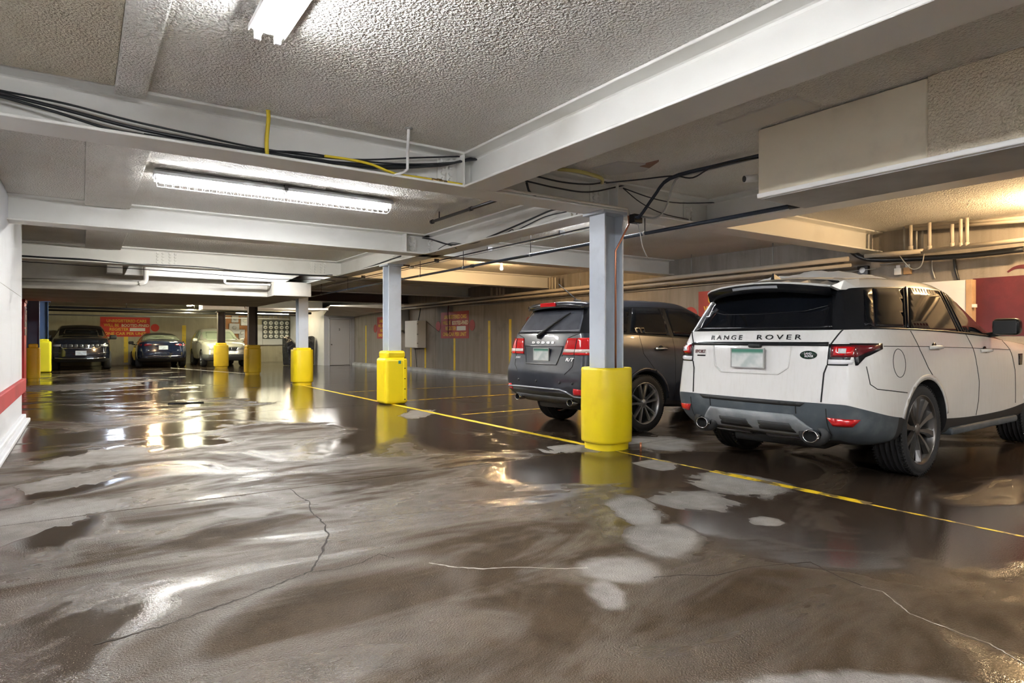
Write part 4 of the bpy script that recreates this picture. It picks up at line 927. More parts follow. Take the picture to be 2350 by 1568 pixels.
def wheel(car, x, y, R, w, rim, spokes, style, alloy, side, name='wheel', tread=True):
    """wheel as a part of the car: tyre, rim and spokes are its sub-parts"""
    e = empty(name, (x, y, R)); e.parent = car.root; F = basis((1, 0, 0), (0, 0, 1), (0, side, 0), (0, 0, 0))
    h = w/2; pr = [(rim, h*.90), (rim+.02, h*.97), (rim+(R-rim)*.5, h*1.03), (R-.035, h*.96), (R-.012, h*.82)]
    if tread:
        g = [.62, .30, -.02, -.34, -.66]; pts = []
        for q in g: pts += [(R, h*q+.035*h/.14), (R-.0, h*q+.03*h/.14), (R-.010, h*q+.025*h/.14), (R-.010, h*q-.005), (R, h*q-.012)]
        pr += pts
    else: pr += [(R, h*.6), (R, -h*.6)]
    pr += [(R-.012, -h*.82), (R-.035, -h*.96), (rim+.02, -h*.97), (rim, -h*.9)]
    MB().lathe(pr, 56, F).build('tyre', TYRE, e)
    if tread:
        tb = MB()
        for k in range(72):
            a = 2*PI*k/72; c, s_ = math.cos(a), math.sin(a)
            for q0, q1 in ((.66, .92), (-.92, -.70)):
                tb.box((-.004, R-.012, h*q0), (.004, R-.001, h*q1), F @ Matrix.Rotation(a, 4, 'Z'))
        tb.build('tread_sipes', WELL, e)['kind'] = 'stuff'
    MB().lathe([(rim*.99, -h*.9), (rim*.93, -h*.5), (rim*.90, h*.2), (rim*.93, h*.72), (rim*.985, h*.90), (rim*1.01, h*.93), (rim*1.02, h*.88)], 48, F).build('rim', alloy, e)
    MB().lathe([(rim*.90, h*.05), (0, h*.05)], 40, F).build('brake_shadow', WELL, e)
    MB().lathe([(.06, h*.1), (.06, h*.60), (.045, h*.68), (0, h*.70)], 20, F).build('hub_cap', alloy, e)
    for k in range(spokes):
        a = 2*PI*(k+.5)/spokes; Rm = F @ Matrix.Rotation(a, 4, 'Z'); mb = MB()
        if style == 'turbine':
            sec = [(.045, 0, .020), (.30*rim, .012, .022), (.60*rim, .028, .030), (.93*rim, .030, .046)]; tw = .35
        elif style == 'y':
            sec = [(.045, 0, .018), (.35*rim, 0, .016), (.62*rim, 0, .017), (.95*rim, 0, .020)]; tw = 0
        else:
            sec = [(.04, 0, .035), (.5*rim, 0, .040), (.95*rim, 0, .05)]; tw = 0
        vs = []
        for r_, yy, wd in sec:
            zt = h*(.62+.24*(r_/rim)); 
            vs += [Vector((r_, yy-wd, zt-.02-tw*wd)), Vector((r_, yy-wd*.55, zt)), Vector((r_, yy+wd*.55, zt-tw*wd*.6)), Vector((r_, yy+wd, zt-.03-tw*wd)), Vector((r_, yy, zt-.06))]
        fs = [(i*5+j, i*5+(j+1)%5, (i+1)*5+(j+1)%5, (i+1)*5+j) for i in range(len(sec)-1) for j in range(5)]
        mb.add([Rm @ v for v in vs], fs+[(0, 1, 2, 3, 4)[::-1], tuple(range((len(sec)-1)*5, len(sec)*5))], False)
        mb.build('spoke', alloy, e)
    return e
def exhaust(car, x, y, z, r, rx=1.25):
    F = basis((0, rx, 0), (0, 0, 1), (-1, 0, 0), (x, y, z))
    o = MB().lathe([(r*.85, -.14), (r*.95, -.12), (r, 0), (r*.94, .003), (r*.90, -.004)], 24, F).build('exhaust_tip', CHROME, car.root)
    MB().lathe([(r*.90, -.004), (r*.86, -.05), (0, -.05)], 24, F).build('exhaust_bore', WELL, o)
PLATE = None
def mat_plate(name, a, b, tick):
    m, nt, p = newmat(name); co = coords(nt); n = noise(nt, co, 9, 2)
    sx = _n(nt, 'ShaderNodeSeparateXYZ'); nt.links.new(co, sx.inputs[0])
    c = mixc(nt, ramp(nt, n, .35, .65), a, b); g = ramp(nt, sx.outputs['Z'], .03, .06); c = mixc(nt, g, c, tick)
    nt.links.new(c, p.inputs['Base Color']); p.inputs['Roughness'].default_value = .35; return m
GPLATE = mat_plate('pale_green_white_plate', (.62, .64, .62), (.42, .48, .47), (.05, .20, .14))
BPLATE = mat_plate('pale_blue_plate', (.50, .58, .66), (.36, .42, .50), (.50, .56, .62))
def plate(car, axis, x, y, z, mat, w=.31, h=.155):
    sg = -1 if axis == 'B' else 1; e = empty('number_plate', (x, y, z)); e.parent = car.root
    MB().box((-.004, -w/2, -h/2), (.004, w/2, h/2)).build('plate_sheet', mat, e, .003, 1)
    fr = MB()
    for a, b in (((-.007, -w/2-.006, -h/2-.006), (.007, w/2+.006, -h/2+.004)), ((-.007, -w/2-.006, h/2-.004), (.007, w/2+.006, h/2+.006)), ((-.007, -w/2-.006, -h/2), (.007, -w/2+.004, h/2)), ((-.007, w/2-.004, -h/2), (.007, w/2+.006, h/2))): fr.box(a, b)
    fr.build('plate_frame', GREYM, e); return e
def mirror_(car, x, y, z, sy, mat, size=(.17, .25, .17)):
    e = empty('door_mirror', (x, y, z)); e.parent = car.root
    o = car.rbox((0, sy*size[1]*.55, .03), size, .05, 'mirror_shell', mat, None, e, 4)
    MB().box((-size[0]/2-.004, sy*size[1]*.55-size[1]*.42, -.04), (-size[0]/2+.004, sy*size[1]*.55+size[1]*.42, .09)).build('mirror_glass', PLASTD, e, .01, 2)
    MB().tube([(.02, -sy*.06, -.06), (.0, sy*.08, -.03)], .028, 8).build('mirror_arm', PLASTD, e); return e
def handle(car, side, x, z, mat, L=.21):
    p, n = car.hit(side, x, z); e = empty('door_handle', tuple(p)); e.parent = car.root; sy = -1 if side == 'R' else 1
    MB().tube(smooth_path([(-L/2, 0, 0), (-L*.38, sy*.032, .004), (0, sy*.042, .006), (L*.38, sy*.032, .004), (L/2, 0, 0)], 4), .017, 8).build('grip', mat, e)
    MB().lathe([(.05, -.004), (.05, .002), (.0, .002)], 20, basis((1, 0, 0), (0, 0, 1), (0, sy, 0), (0, 0, -.005))).build('recess', TRIMK if mat is not ALLOY else SEAM, e); return e
# ================================================================ white suv
def suv_white():
    sx = [-.95, -.78, -.45, 0, .45, 1.10, 1.85, 2.30, 2.92, 3.40, 3.68, 3.80]
    #        s0    s1    s2    s3    s4    s5    s6    s7    s8    s9    s10   s11
    Z = [[.33, .30, .30, .34, .30, .27, .27, .30, .34, .27, .28, .32],
         [.46, .43, .42, .42, .36, .34, .34, .36, .42, .38, .40, .42],
         [.66, .605, .53, .50, .46, .43, .43, .45, .52, .50, .52, .54],
         [.88, .88, .88, .86, .82, .80, .80, .80, .82, .78, .76, .76],
         [1.10, 1.105, 1.105, 1.10, 1.09, 1.075, 1.065, 1.06, 1.05, 1.00, .95, .90],
         [1.245, 1.25, 1.25, 1.245, 1.235, 1.215, 1.185, 1.165, 1.13, 1.06, 1.00, .95],
         [1.60, 1.615, 1.63, 1.645, 1.65, 1.655, 1.59, 1.17, 1.145, 1.09, 1.03, .98],
         [1.675, 1.69, 1.705, 1.715, 1.72, 1.72, 1.665, 1.175, 1.155, 1.10, 1.04, .99]]
    Yw = [[.66, .85, .90, .93, .90, .88, .88, .89, .93, .90, .84, .66],
          [.79, .93, .96, .965, .955, .945, .945, .95, .965, .945, .90, .74],
          [.81, .945, .975, .985, .975, .965, .965, .97, .985, .96, .91, .76],
          [.80, .935, .98, .99, .985, .98, .98, .98, .985, .95, .89, .74],
          [.78, .915, .96, .97, .965, .965, .965, .965, .96, .92, .85, .72],
          [.735, .865, .915, .93, .93, .925, .915, .905, .89, .84, .78, .68],
          [.635, .71, .74, .755, .76, .755, .71, .74, .74, .70, .66, .60],
          [.57, .635, .665, .68, .685, .68, .63, .62, .61, .59, .57, .54]]
    net = []
    for i in range(12):
        row = []
        for j in range(8):
            x = sx[i]
            if i == 0: x = [-.80, -.955, -.965, -.94, -.92, -.875, -.66, -.60][j]
            elif i == 1: x = [-.70, -.78, -.80, -.78, -.75, -.70, -.50, -.45][j]
            elif i == 2 and j > 5: x = [-.20, -.16][j-6]
            elif i == 3 and j > 5: x = [.12, .14][j-6]
            elif i == 4 and j > 5: x = [.46, .46][j-6]
            elif i == 5 and j > 5: x = [.98, .94][j-6]
            elif i == 6: x = [1.85, 1.85, 1.85, 1.86, 1.88, 1.88, 1.42, 1.30][j]
            elif i == 7: x = [2.3, 2.3, 2.3, 2.3, 2.25, 2.08, 2.18, 2.22][j]
            elif i == 11: x = [3.70, 3.80, 3.82, 3.80, 3.78, 3.74, 3.71, 3.69][j]
            row.append((x, Yw[j][i], Z[j][i]))
        net.append(row)
    def matf(f, a, b):
        if f == 'side':
            if b < 2: return 3 if a < 2 else 4
            if b == 5: return 1 if a < 7 else 0
            if b == 6: return 2 if a < 6 else (1 if a == 6 else 0)
            return 0
        if f == 'top': return 2 if a < 6 else (1 if a == 6 else 0)
        if f == 'rear': return 3 if a < 2 else (1 if a in (5, 6) else 0)
        if f == 'bottom': return 4
        return 4 if a < 2 else 0
    cage = car_cage(net, [.045, .05, .055, .06, .06, .055, .05, .03, .03, .03, .03, .02], [-.06, -.065, -.07, -.075, -.075, -.075, -.075, -.06], [.04, .06, .07, .07, .06, .05, .05, .05], [0]*6+[.10, .13, .06, .04, .03, 0], matf,
                    {2: .55, 4: .35, 5: .85, 6: .6, 7: .35}, (.45, .3))
    WP, nt, pp = newmat('dusty_white_car_paint'); co = coords(nt, (20, 20, 2.0)); f_ = ramp(nt, noise(nt, co, 2.4, 6, .65), .45, .78)
    nt.links.new(mixc(nt, f_, (.68, .675, .655), (.64, .63, .60)), pp.inputs['Base Color']); pp.inputs['Roughness'].default_value = .25; pp.inputs['Coat Weight'].default_value = .7; pp.inputs['Coat Roughness'].default_value = .04
    WR = M('white_roof_paint', (.68, .68, .665), .2, coat=.8)
    c = Car('suv', 'dirty white suv with black rear glass parked at the right', (6.25, 3.68), .03, 1.065, cage, [WP, TRIMK, WR, PLASTK, PLASTD], [(.08, .40, .432, .55, 1.3), (3.0, .40, .432, .55, 1.3)], 3, ('body', 'greenhouse', 'roof', 'bumper_cladding', 'sill'))
    # panes
    c.patch('B', [(-.66, 1.262), (.66, 1.262), (.645, 1.30), (.56, 1.58), (.40, 1.603), (-.40, 1.603), (-.56, 1.58), (-.645, 1.30)], 'rear_window', GLASSK, .005, .008, .05)
    for sd in 'RL':
        c.patch(sd, [(-.70, 1.28), (-.615, 1.28), (-.375, 1.60), (-.48, 1.585)], 'quarter_window', GLASSK, .004, .006, .06)
        c.patch(sd, [(-.595, 1.278), (-.175, 1.272), (.15, 1.632), (-.35, 1.605)], 'rear_side_window', GLASSK, .004, .006, .06)
        c.patch(sd, [(-.095, 1.27), (.935, 1.242), (.935, 1.64), (.26, 1.638)], 'middle_side_window', GLASSK, .004, .006, .06)
        c.patch(sd, [(1.06, 1.238), (1.76, 1.215), (1.42, 1.585), (1.07, 1.635)], 'front_side_window', GLASSK, .004, .006, .06)
        c.line(sd, [(-.66, 1.262), (0, 1.256), (.6, 1.246), (1.2, 1.228), (1.82, 1.205)], .008, 'belt_moulding', TRIMK, .004, 10)
        c.line(sd, [(-.135, 1.27), (.205, 1.64)], .008, 'door_pillar', TRIMK, .004, 6); c.line(sd, [(1.0, 1.24), (1.0, 1.64)], .008, 'door_pillar', TRIMK, .004, 6)
    # tail lamps wrap the corner: rear piece and side piece
    for sy, sd in ((-1, 'R'), (1, 'L')):
        c.patch('B', [(sy*.655, .965), (sy*.80, .965), (sy*.83, 1.135), (sy*.66, 1.135)] if sy > 0 else [(sy*.655, .965), (sy*.66, 1.135), (sy*.83, 1.135), (sy*.80, .965)], 'lamp_housing', TRIMK, .006, .02, .04)
        c.patch(sd, [(-.875, .966), (-.86, .968), (-.80, 1.03), (-.70, 1.07), (-.625, 1.095), (-.61, 1.14), (-.875, 1.14)], 'lamp_housing', TRIMK, .006, .02, .05)
        c.patch('B', [(sy*.68, 1.032), (sy*.83, 1.032), (sy*.84, 1.122), (sy*.68, 1.122)][::sy], 'lamp_lens', LAMPD, .010, .01, .04)
        c.patch(sd, [(-.875, 1.032), (-.86, 1.032), (-.80, 1.06), (-.66, 1.105), (-.65, 1.125), (-.875, 1.125)], 'lamp_lens', LAMPD, .010, .01, .05)
        c.patch('B', [(sy*.70, 1.045), (sy*.815, 1.045), (sy*.82, 1.11), (sy*.70, 1.11)][::sy], 'brake_lamp', LAMPR, .014, .01, .04)
        c.patch('B', [(sy*.735, 1.06), (sy*.78, 1.06), (sy*.78, 1.097), (sy*.735, 1.097)][::sy], 'reversing_lamp', LAMPW, .018, .01, .04)
        c.patch('B', [(sy*.665, .974), (sy*.82, .976), (sy*.83, 1.012), (sy*.665, 1.012)][::sy], 'clear_strip', LAMPW, .010, .01, .04)
        c.patch('B', [(sy*.664, .55), (sy*.70, .487), (sy*.825, .487), (sy*.87, .545)][::-sy], 'bumper_reflector', LAMPR, .008, .016, .04)
        # seams
        c.line('B', [(sy*.735, 1.25), (sy*.685, 1.16), (sy*.67, 1.13)], .006, off=.001); c.line('B', [(sy*.655, .965), (sy*.635, .90), (sy*.625, .67)], .006, off=.001)
        c.line(sd, [(-.11, 1.245), (-.03, 1.08), (.10, .93), (.24, .82)], .004); c.line(sd, [(1.10, 1.225), (1.18, 1.05), (1.275, .76), (1.265, .58), (1.22, .445)], .004)
        c.line(sd, [(2.12, 1.16), (2.22, 1.0), (2.28, .85), (2.30, .50)], .004); c.line(sd, [(-.80, .96), (-.785, .82), (-.72, .78), (-.30, .735)], .004)
        c.line(sd, [(-.60, 1.118), (.1, 1.112), (1.2, 1.09), (2.2, 1.065)], .003, 'shoulder_crease', SEAM)
        pts = [(-.41+.095*math.cos(2*PI*k/24), .98+.115*math.sin(2*PI*k/24)) for k in range(25)]
        if sd == 'R': c.line(sd, pts, .003, 'fuel_flap', SEAM, 0, 1)
        handle(c, sd, .27, 1.10, WR); handle(c, sd, 1.46, 1.06, WR); mirror_(c, 1.76, sy*.93, 1.27, sy, TRIMK, (.15, .23, .17))
        c.patch(sd, [(2.40, .90), (2.50, .90), (2.55, 1.02), (2.42, 1.02)], 'fender_vent', TRIMK, .004, .01, .04)
        # arches
        for x in (.08, 3.0): c.arch_band(sd, x, .40, .435, .475, math.radians(14), math.radians(164), WR, .004, 'arch_trim')
        # sill step
        MB().box((.62, min(sy*.80, sy*.98), .30), (2.36, max(sy*.80, sy*.98), .37)).build('side_step', PLASTK, c.root, .025, 3)
    # tailgate furniture
    c.patch('B', [(-.655, 1.118), (.655, 1.118), (.655, 1.148), (-.655, 1.148)], 'tailgate_bar', TRIMK, .012, .02, .06)
    c.rbox((-1.005, -.045, 1.118), (.05, .11, .03), .01, 'camera_pod', PLASTD)
    c.letters('B', 'RANGE', .28, 1.187, .058, TRIMK, .345, .002, 1.5, .0005); c.letters('B', 'ROVER', -.235, 1.189, .058, TRIMK, .395, .002, 1.5, .0005)
    c.letters('B', 'SPORT', .565, 1.058, .040, M('dark_red_badge', (.09, .02, .02), .3), .13, .002, 1.0, .002); c.patch('B', [(.50, 1.015), (.60, 1.015), (.60, 1.028), (.50, 1.028)], 'model_strip', TRIMK, .004, .006, .05)
    o = c.patch('B', [(-.508+.068*math.cos(2*PI*k/20), 1.045+.034*math.sin(2*PI*k/20)) for k in range(20)], 'oval_badge', M('dark_green_badge', (.01, .03, .02), .25), .006, .008, .03)
    c.letters('B', 'LAND', -.505, 1.056, .024, CHROME, .06, .001, 1, .001, parent=o, off=.007); c.letters('B', 'ROVER', -.515, 1.034, .024, CHROME, .07, .001, 1, .001, parent=o, off=.007)
    # plate recess: shallow frame around a plate
    c.patch('B', [(.40, 1.11), (.36, .925), (.30, .885), (-.26, .885), (-.34, .94), (-.36, 1.11)], 'plate_recess', M('dusty_white_recess', (.60, .585, .54), .45, var=(6, (.42, .40, .36))), -.004, .012, .05)
    for q in ([(.41, 1.115), (.37, .925), (.30, .878), (-.26, .878), (-.345, .935), (-.365, 1.115)],): c.line('B', q, .007, 'recess_edge', WP, .002, 5)
    plate(c, 'B', -1.028, .015, 1.01, GPLATE, .32, .165)
    # spoiler with black underside and brake light
    ys = [.60, .56, .48, .34, .17, 0, -.17, -.34, -.48, -.56, -.60]; W, K = [], []
    for y in ys:
        q = abs(y)/.60; xr = -.965+.16*q**5; zr = 1.672-.055*q**2; fz = c.hit('T', -.50, y)[0].z+.004
        W += [(-.50, y, fz), (xr+.16, y, zr+.008), (xr, y, zr), (xr+.004, y, zr-.014)]; K += [(xr+.005, y, zr-.012), (xr+.035, y, zr-.085), (xr+.22, y, zr-.055)]
    n = len(ys); mb = MB().add(W, [(4*i+k, 4*i+k+1, 4*i+5+k, 4*i+4+k) for i in range(n-1) for k in range(3)]+[(0, 1, 2, 3), tuple(4*(n-1)+k for k in (3, 2, 1, 0))], True)
    o = mb.build('spoiler', WR, c.root); o.modifiers.new('s', 'SOLIDIFY').thickness = .008
    MB().add(K, [(3*i+k, 3*i+k+1, 3*i+4+k, 3*i+3+k) for i in range(n-1) for k in range(2)], True).build('spoiler_underside', TRIMK, o)
    vs = []
    for y in [.22, .11, 0, -.11, -.22]:
        q = abs(y)/.60; xr = -.965+.16*q**5; zr = 1.672-.055*q**2; vs += [(xr+.010, y, zr-.030), (xr+.020, y, zr-.052)]
    MB().add(vs, [(2*i, 2*i+1, 2*i+3, 2*i+2) for i in range(4)]).build('brake_light', M('smoky_brake_strip', (.30, .31, .33), .2), o)
    for sy in (1, -1): MB().add([(-.44, sy*.66, 1.69), (-.66, sy*.645, 1.665), (-.78, sy*.60, 1.615), (-.70, sy*.635, 1.585), (-.49, sy*.695, 1.59)], [(0, 1, 2, 3, 4)]).build('spoiler_cheek', WR, o).modifiers.new('s', 'SOLIDIFY').thickness = .03
    # wiper crease line and bumper details
    c.line('B', [(.56, 1.44), (.40, 1.405), (0, 1.395), (-.40, 1.41), (-.57, 1.45)], .005, 'glass_crease', TRIMK, .006, 6)
    c.patch('B', [(.42, .55), (-.40, .55), (-.46, .50), (-.62, .36), (.60, .36), (.47, .50)], 'skid_panel', M('grey_skid_paint', (.17, .185, .20), .5, var=(7, (.24, .25, .26))), .012, .03, .05)
    for y in (.18, -.22): c.patch('B', [(y+.15, .475), (y-.13, .475), (y-.16, .40), (y+.17, .40)], 'skid_recess', PLASTD, .015, .01, .05)
    c.patch('B', [(.52, .345), (.10, .345), (.12, .318), (.48, .318)], 'skid_lip', ALLOYS, .012, .02, .05); c.patch('B', [(-.06, .345), (-.56, .345), (-.52, .318), (-.04, .318)], 'skid_lip', ALLOYS, .012, .02, .05)
    c.line('B', [(.42, .655), (.42, .56)], .005); c.line('B', [(-.42, .655), (-.42, .56)], .005); c.line('B', [(-.66, .62), (-.66, .40)], .004); c.line('B', [(.66, .62), (.66, .40)], .004)
    c.patch('B', [(.55, .655), (-.50, .655), (-.46, .622), (.50, .622)], 'bumper_step', PLASTD, .004, .012, .06)
    for y in (.53, -.53):
        exhaust(c, -.985, y, .385, .052); MB().lathe([(.10, -.06), (.098, -.015), (.06, -.01)], 20, basis((0, 1.25, 0), (0, 0, 1), (-1, 0, 0), (-.955, y, .40))).build('exhaust_surround', PLASTD, c.root)
    MB().tube([(-.75, .3, .30), (-.6, -.45, .29), (-.2, -.4, .30)], .06, 10).build('silencer', PLASTD, c.root); MB().tube([(0, -.8, .38), (0, .8, .38)], .05, 8).build('rear_axle', PLASTD, c.root)
    MB().box((-.7, -.7, .34), (3.5, .7, .60)).build('underbody', WELL, c.root)
    for x in (.08, 3.0):
        for sy in (1, -1): wheel(c, x, sy*.815, .393, .275, .296, 10, 'turbine', ALLOY, sy)
    for sy in (1, -1):
        c.patch('F', [(sy*.50, .78), (sy*.72, .78), (sy*.72, .90), (sy*.50, .90)][::-sy], 'headlamp', LAMPW, .008, .02, .05)
    c.patch('F', [(-.45, .62), (.45, .62), (.45, .88), (-.45, .88)], 'grille', PLASTD, .008, .02, .08)
    return c
white = suv_white()
# snow left on its roof
sn = empty('roof_snow', (6.25, 3.68, 0), .03, 'melting snow lying on the white suv roof', 'snow', None, 1.065)
mb = MB(); NX_, NY_ = 26, 16; vs = []
for i in range(NX_+1):
    for j in range(NY_+1):
        x = -.40+1.55*i/NX_; y = -.46+.92*j/NY_; p, n_ = white.hit('T', x, y)
        e_ = min(1, 3.2*min(i/NX_, 1-i/NX_))*min(1, 4*min(j/NY_, 1-j/NY_)); vs.append((x, y, p.z-.004+.11*e_**.6*(.65+.35*math.sin(7*x+3*y)*math.cos(9*y-2*x))*(1-.55*i/NX_)+(random.uniform(-.005, .005) if e_ else 0)))
mb.add(vs, [(i*(NY_+1)+j, (i+1)*(NY_+1)+j, (i+1)*(NY_+1)+j+1, i*(NY_+1)+j+1) for i in range(NX_) for j in range(NY_)], True); mb.build('snow_crust', M('wet_snow', (.82, .84, .86), .5, bmp=(35, .6, .02)), sn)
fin = empty('roof_aerial', (0, 0, 0)); fin.parent = white.root; q = white.hit('T', -.42, .10)[0]; fin.location = q
MB().add([(-.08, -.02, -.005), (-.08, .02, -.005), (.09, -.015, -.005), (.09, .015, -.005), (-.07, -.006, .055), (-.07, .006, .055)], [(0, 1, 5, 4), (0, 4, 2), (1, 3, 5), (2, 4, 5, 3), (0, 2, 3, 1)]).build('fin', TRIMK, fin)
# ================================================================ other cars
def net_from(sx, Z, Y, rear, s1, tops, apil, cowl, nose):
    """12 stations x 8 levels; rear, s1, apil, cowl, nose give x per level at stations 0, 1, 6, 7, 11; tops: x of the two roof levels at stations 2..5"""
    net = []
    for i in range(12):
        row = []
        for j in range(8):
            x = sx[i]
            if i == 0: x = rear[j]
            elif i == 1: x = s1[j]
            elif 2 <= i <= 5 and j > 5: x = tops[i-2][j-6]
            elif i == 6: x = apil[j]
            elif i == 7: x = cowl[j]
            elif i == 11: x = nose[j]
            row.append((x, Y[j][i], Z[j][i]))
        net.append(row)
    return net
def matf_std(f, a, b):
    """0 paint, 1 glass band, 2 roof, 3 lower trim"""
    if f == 'side':
        if b == 5: return 1 if a < 6 else 0
        if b == 6: return 2 if a < 6 else (1 if a == 6 else 0)
        return 3 if b == 0 else 0
    if f == 'top': return 2 if a < 6 else (1 if a == 6 else 0)
    if f == 'rear': return 3 if a == 0 else (1 if a == 5 else (2 if a == 6 else 0))
    if f == 'bottom': return 3
    return 3 if a == 0 else 0
def base_net():
    Z = [[.36, .33, .30, .33, .28, .24, .24, .26, .33, .26, .26, .28], [.50, .47, .44, .42, .36, .33, .33, .35, .42, .38, .40, .42], [.74, .70, .66, .62, .56, .54, .54, .55, .60, .56, .55, .55],
         [.95, .95, .92, .90, .84, .82, .82, .82, .84, .78, .74, .72], [1.10, 1.11, 1.10, 1.08, 1.06, 1.04, 1.02, 1.01, .99, .93, .88, .84], [1.25, 1.25, 1.24, 1.22, 1.20, 1.17, 1.14, 1.11, 1.07, .99, .93, .88],
         [1.56, 1.585, 1.60, 1.61, 1.615, 1.61, 1.55, 1.12, 1.09, 1.02, .96, .91], [1.63, 1.655, 1.67, 1.68, 1.685, 1.68, 1.62, 1.125, 1.10, 1.03, .97, .92]]
    Y = [[.62, .80, .84, .86, .84, .83, .83, .84, .86, .83, .76, .60], [.76, .87, .89, .90, .89, .88, .88, .885, .90, .87, .82, .68], [.80, .89, .905, .915, .91, .905, .905, .905, .91, .88, .82, .69],
         [.76, .88, .905, .915, .91, .91, .91, .905, .90, .87, .80, .67], [.73, .865, .895, .90, .90, .90, .895, .89, .88, .84, .77, .64], [.69, .83, .865, .875, .875, .87, .86, .85, .83, .78, .71, .60],
         [.58, .68, .705, .715, .715, .71, .66, .69, .68, .65, .60, .54], [.53, .61, .635, .645, .645, .64, .58, .57, .56, .54, .52, .49]]
    return net_from([-.95, -.75, -.42, 0, .45, 1.05, 1.8, 2.2, 2.89, 3.35, 3.65, 3.78], Z, Y, [-.82, -.985, -.975, -.93, -.91, -.88, -.69, -.63], [-.70, -.76, -.77, -.74, -.72, -.69, -.50, -.45],
                   [(-.2, -.16), (.12, .14), (.46, .46), (.96, .92)], [1.8, 1.8, 1.8, 1.82, 1.86, 1.92, 1.34, 1.22], [2.2, 2.2, 2.2, 2.2, 2.2, 2.14, 2.24, 2.28], [3.66, 3.78, 3.80, 3.76, 3.74, 3.70, 3.66, 3.64])

def suv_dark():
    net = base_net()
    cage = car_cage(net, [.035, .04, .045, .05, .05, .045, .04, .03, .03, .03, .02, .02], [-.04, -.05, -.05, -.045, -.045, -.045, -.045, -.03], [.04, .06, .07, .07, .06, .05, .05, .05], [0]*6+[.1, .12, .06, .04, .03, 0], matf_std, {1: .3, 2: .5, 4: .3, 5: .6, 6: .5, 7: .3}, (.35, .3))
    P = M('dusty_navy_car_paint', (.013, .017, .028), .30, coat=.6, var=(3, (.032, .038, .052), .45, .78)); RF = M('navy_roof_paint', (.014, .017, .026), .25, coat=.7)
    DUST = M('dusty_rear_glass', (.085, .09, .11), .35, var=(6, (.055, .06, .075)))
    c = Car('suv', 'dark navy suv with red tail lamps beside the nearest column', (6.25, 6.98), .03, 1.06, cage, [P, TRIMK, RF, PLASTD], [(0, .375, .405, .5, 1.2), (2.89, .375, .405, .5, 1.2)], 3, ('body', 'greenhouse', 'roof', 'lower_trim'))
    c.patch('B', [(-.62, 1.272), (.62, 1.272), (.56, 1.45), (.50, 1.555), (-.50, 1.555), (-.56, 1.45)], 'rear_window', DUST, .005, .008, .05)
    for sy, sd in ((-1, 'R'), (1, 'L')):
        for q, nm in (([(-.60, 1.28), (-.30, 1.265), (-.12, 1.575), (-.38, 1.565)], 'quarter_window'), ([(-.24, 1.262), (.50, 1.225), (.48, 1.59), (-.06, 1.58)], 'rear_side_window'), ([(.58, 1.222), (1.62, 1.17), (1.30, 1.53), (1.05, 1.58), (.56, 1.59)], 'front_side_window')):
            c.patch(sd, q, nm, GLASSK, .004, .006, .08)
        c.patch('B', [(sy*.40, .985), (sy*.79, .985), (sy*.78, 1.195), (sy*.45, 1.19)][::sy], 'lamp_lens', LAMPR, .012, .02, .05)
        c.patch(sd, [(-.86, .985), (-.68, .985), (-.66, 1.10), (-.70, 1.195), (-.86, 1.195)], 'lamp_lens', LAMPR, .012, .02, .05)
        c.patch('B', [(sy*.41, 1.015), (sy*.785, 1.015), (sy*.785, 1.055), (sy*.42, 1.055)][::sy], 'clear_strip', M('milky_lamp_strip', (.75, .62, .60), .2, coat=1.0), .016, .01, .05)
        c.patch(sd, [(-.86, 1.015), (-.69, 1.015), (-.69, 1.055), (-.86, 1.055)], 'clear_strip', MATS['milky_lamp_strip'], .016, .01, .05)
        c.line('B', [(sy*.60, .985), (sy*.615, 1.19)], .006, off=.012); c.line('B', [(sy*.40, .975), (sy*.38, .97)], .004)
        c.line('B', [(sy*.66, 1.26), (sy*.46, 1.20), (sy*.39, .975)], .004); c.line('B', [(sy*.60, .98), (sy*.59, .84), (sy*.48, .745)], .004)
        c.line(sd, [(-.10, 1.25), (-.05, 1.0), (.15, .80)], .003); c.line(sd, [(.54, 1.22), (.56, .9), (.55, .34)], .003); c.line(sd, [(1.72, 1.15), (1.78, .85), (1.78, .34)], .003)
        handle(c, sd, .28, 1.055, CHROME, .20); handle(c, sd, 1.30, 1.03, CHROME, .20); mirror_(c, 1.72, sy*.86, 1.16, sy, P)
        c.patch('B', [(sy*.62, .50), (sy*.78, .50), (sy*.79, .57), (sy*.64, .58)][::sy], 'bumper_reflector', LAMPR, .006, .012, .04)
        for x in (0, 2.89): c.arch_band(sd, x, .375, .408, .45, math.radians(5), math.radians(172), P, .006, 'arch_trim')
    # tailgate
    BADGE = M('satin_silver_badge', (.72, .72, .74), .35, .3)
    c.letters('B', 'DODGE', .015, 1.135, .034, BADGE, .45, .003, 1.9, .002)
    c.patch('B', [(.39, 1.085), (.31, .865), (-.30, .865), (-.38, 1.085)], 'plate_recess', M('dusty_navy_recess', (.045, .052, .07), .45), -.003, .012, .06)
    for q in ([(.40, 1.09), (.315, .86), (-.305, .86), (-.39, 1.09), (.40, 1.09)],): c.line('B', q, .008, 'recess_edge', P, .002, 5)
    plate(c, 'B', -.985, .0, .985, GPLATE, .31, .155)
    c.letters('B', 'R/T', -.53, .925, .06, BADGE, .13, .002, 1, .001, slant=.3); c.letters('B', 'JOURNEY', .53, .935, .035, BADGE, .12, .002, 1, 0)
    c.line('B', [(.72, .545), (.4, .555), (-.40, .555), (-.52, .53), (-.62, .48), (-.78, .475)], .012, 'bumper_crease', M('dull_chrome_strip', (.30, .32, .36), .3, .6), .004, 6)
    c.patch('B', [(.60, .455), (-.56, .455), (-.50, .38), (.55, .38)], 'bumper_insert', M('dusty_black_insert', (.045, .047, .052), .6, var=(5, (.08, .08, .085))), .006, .012, .06)
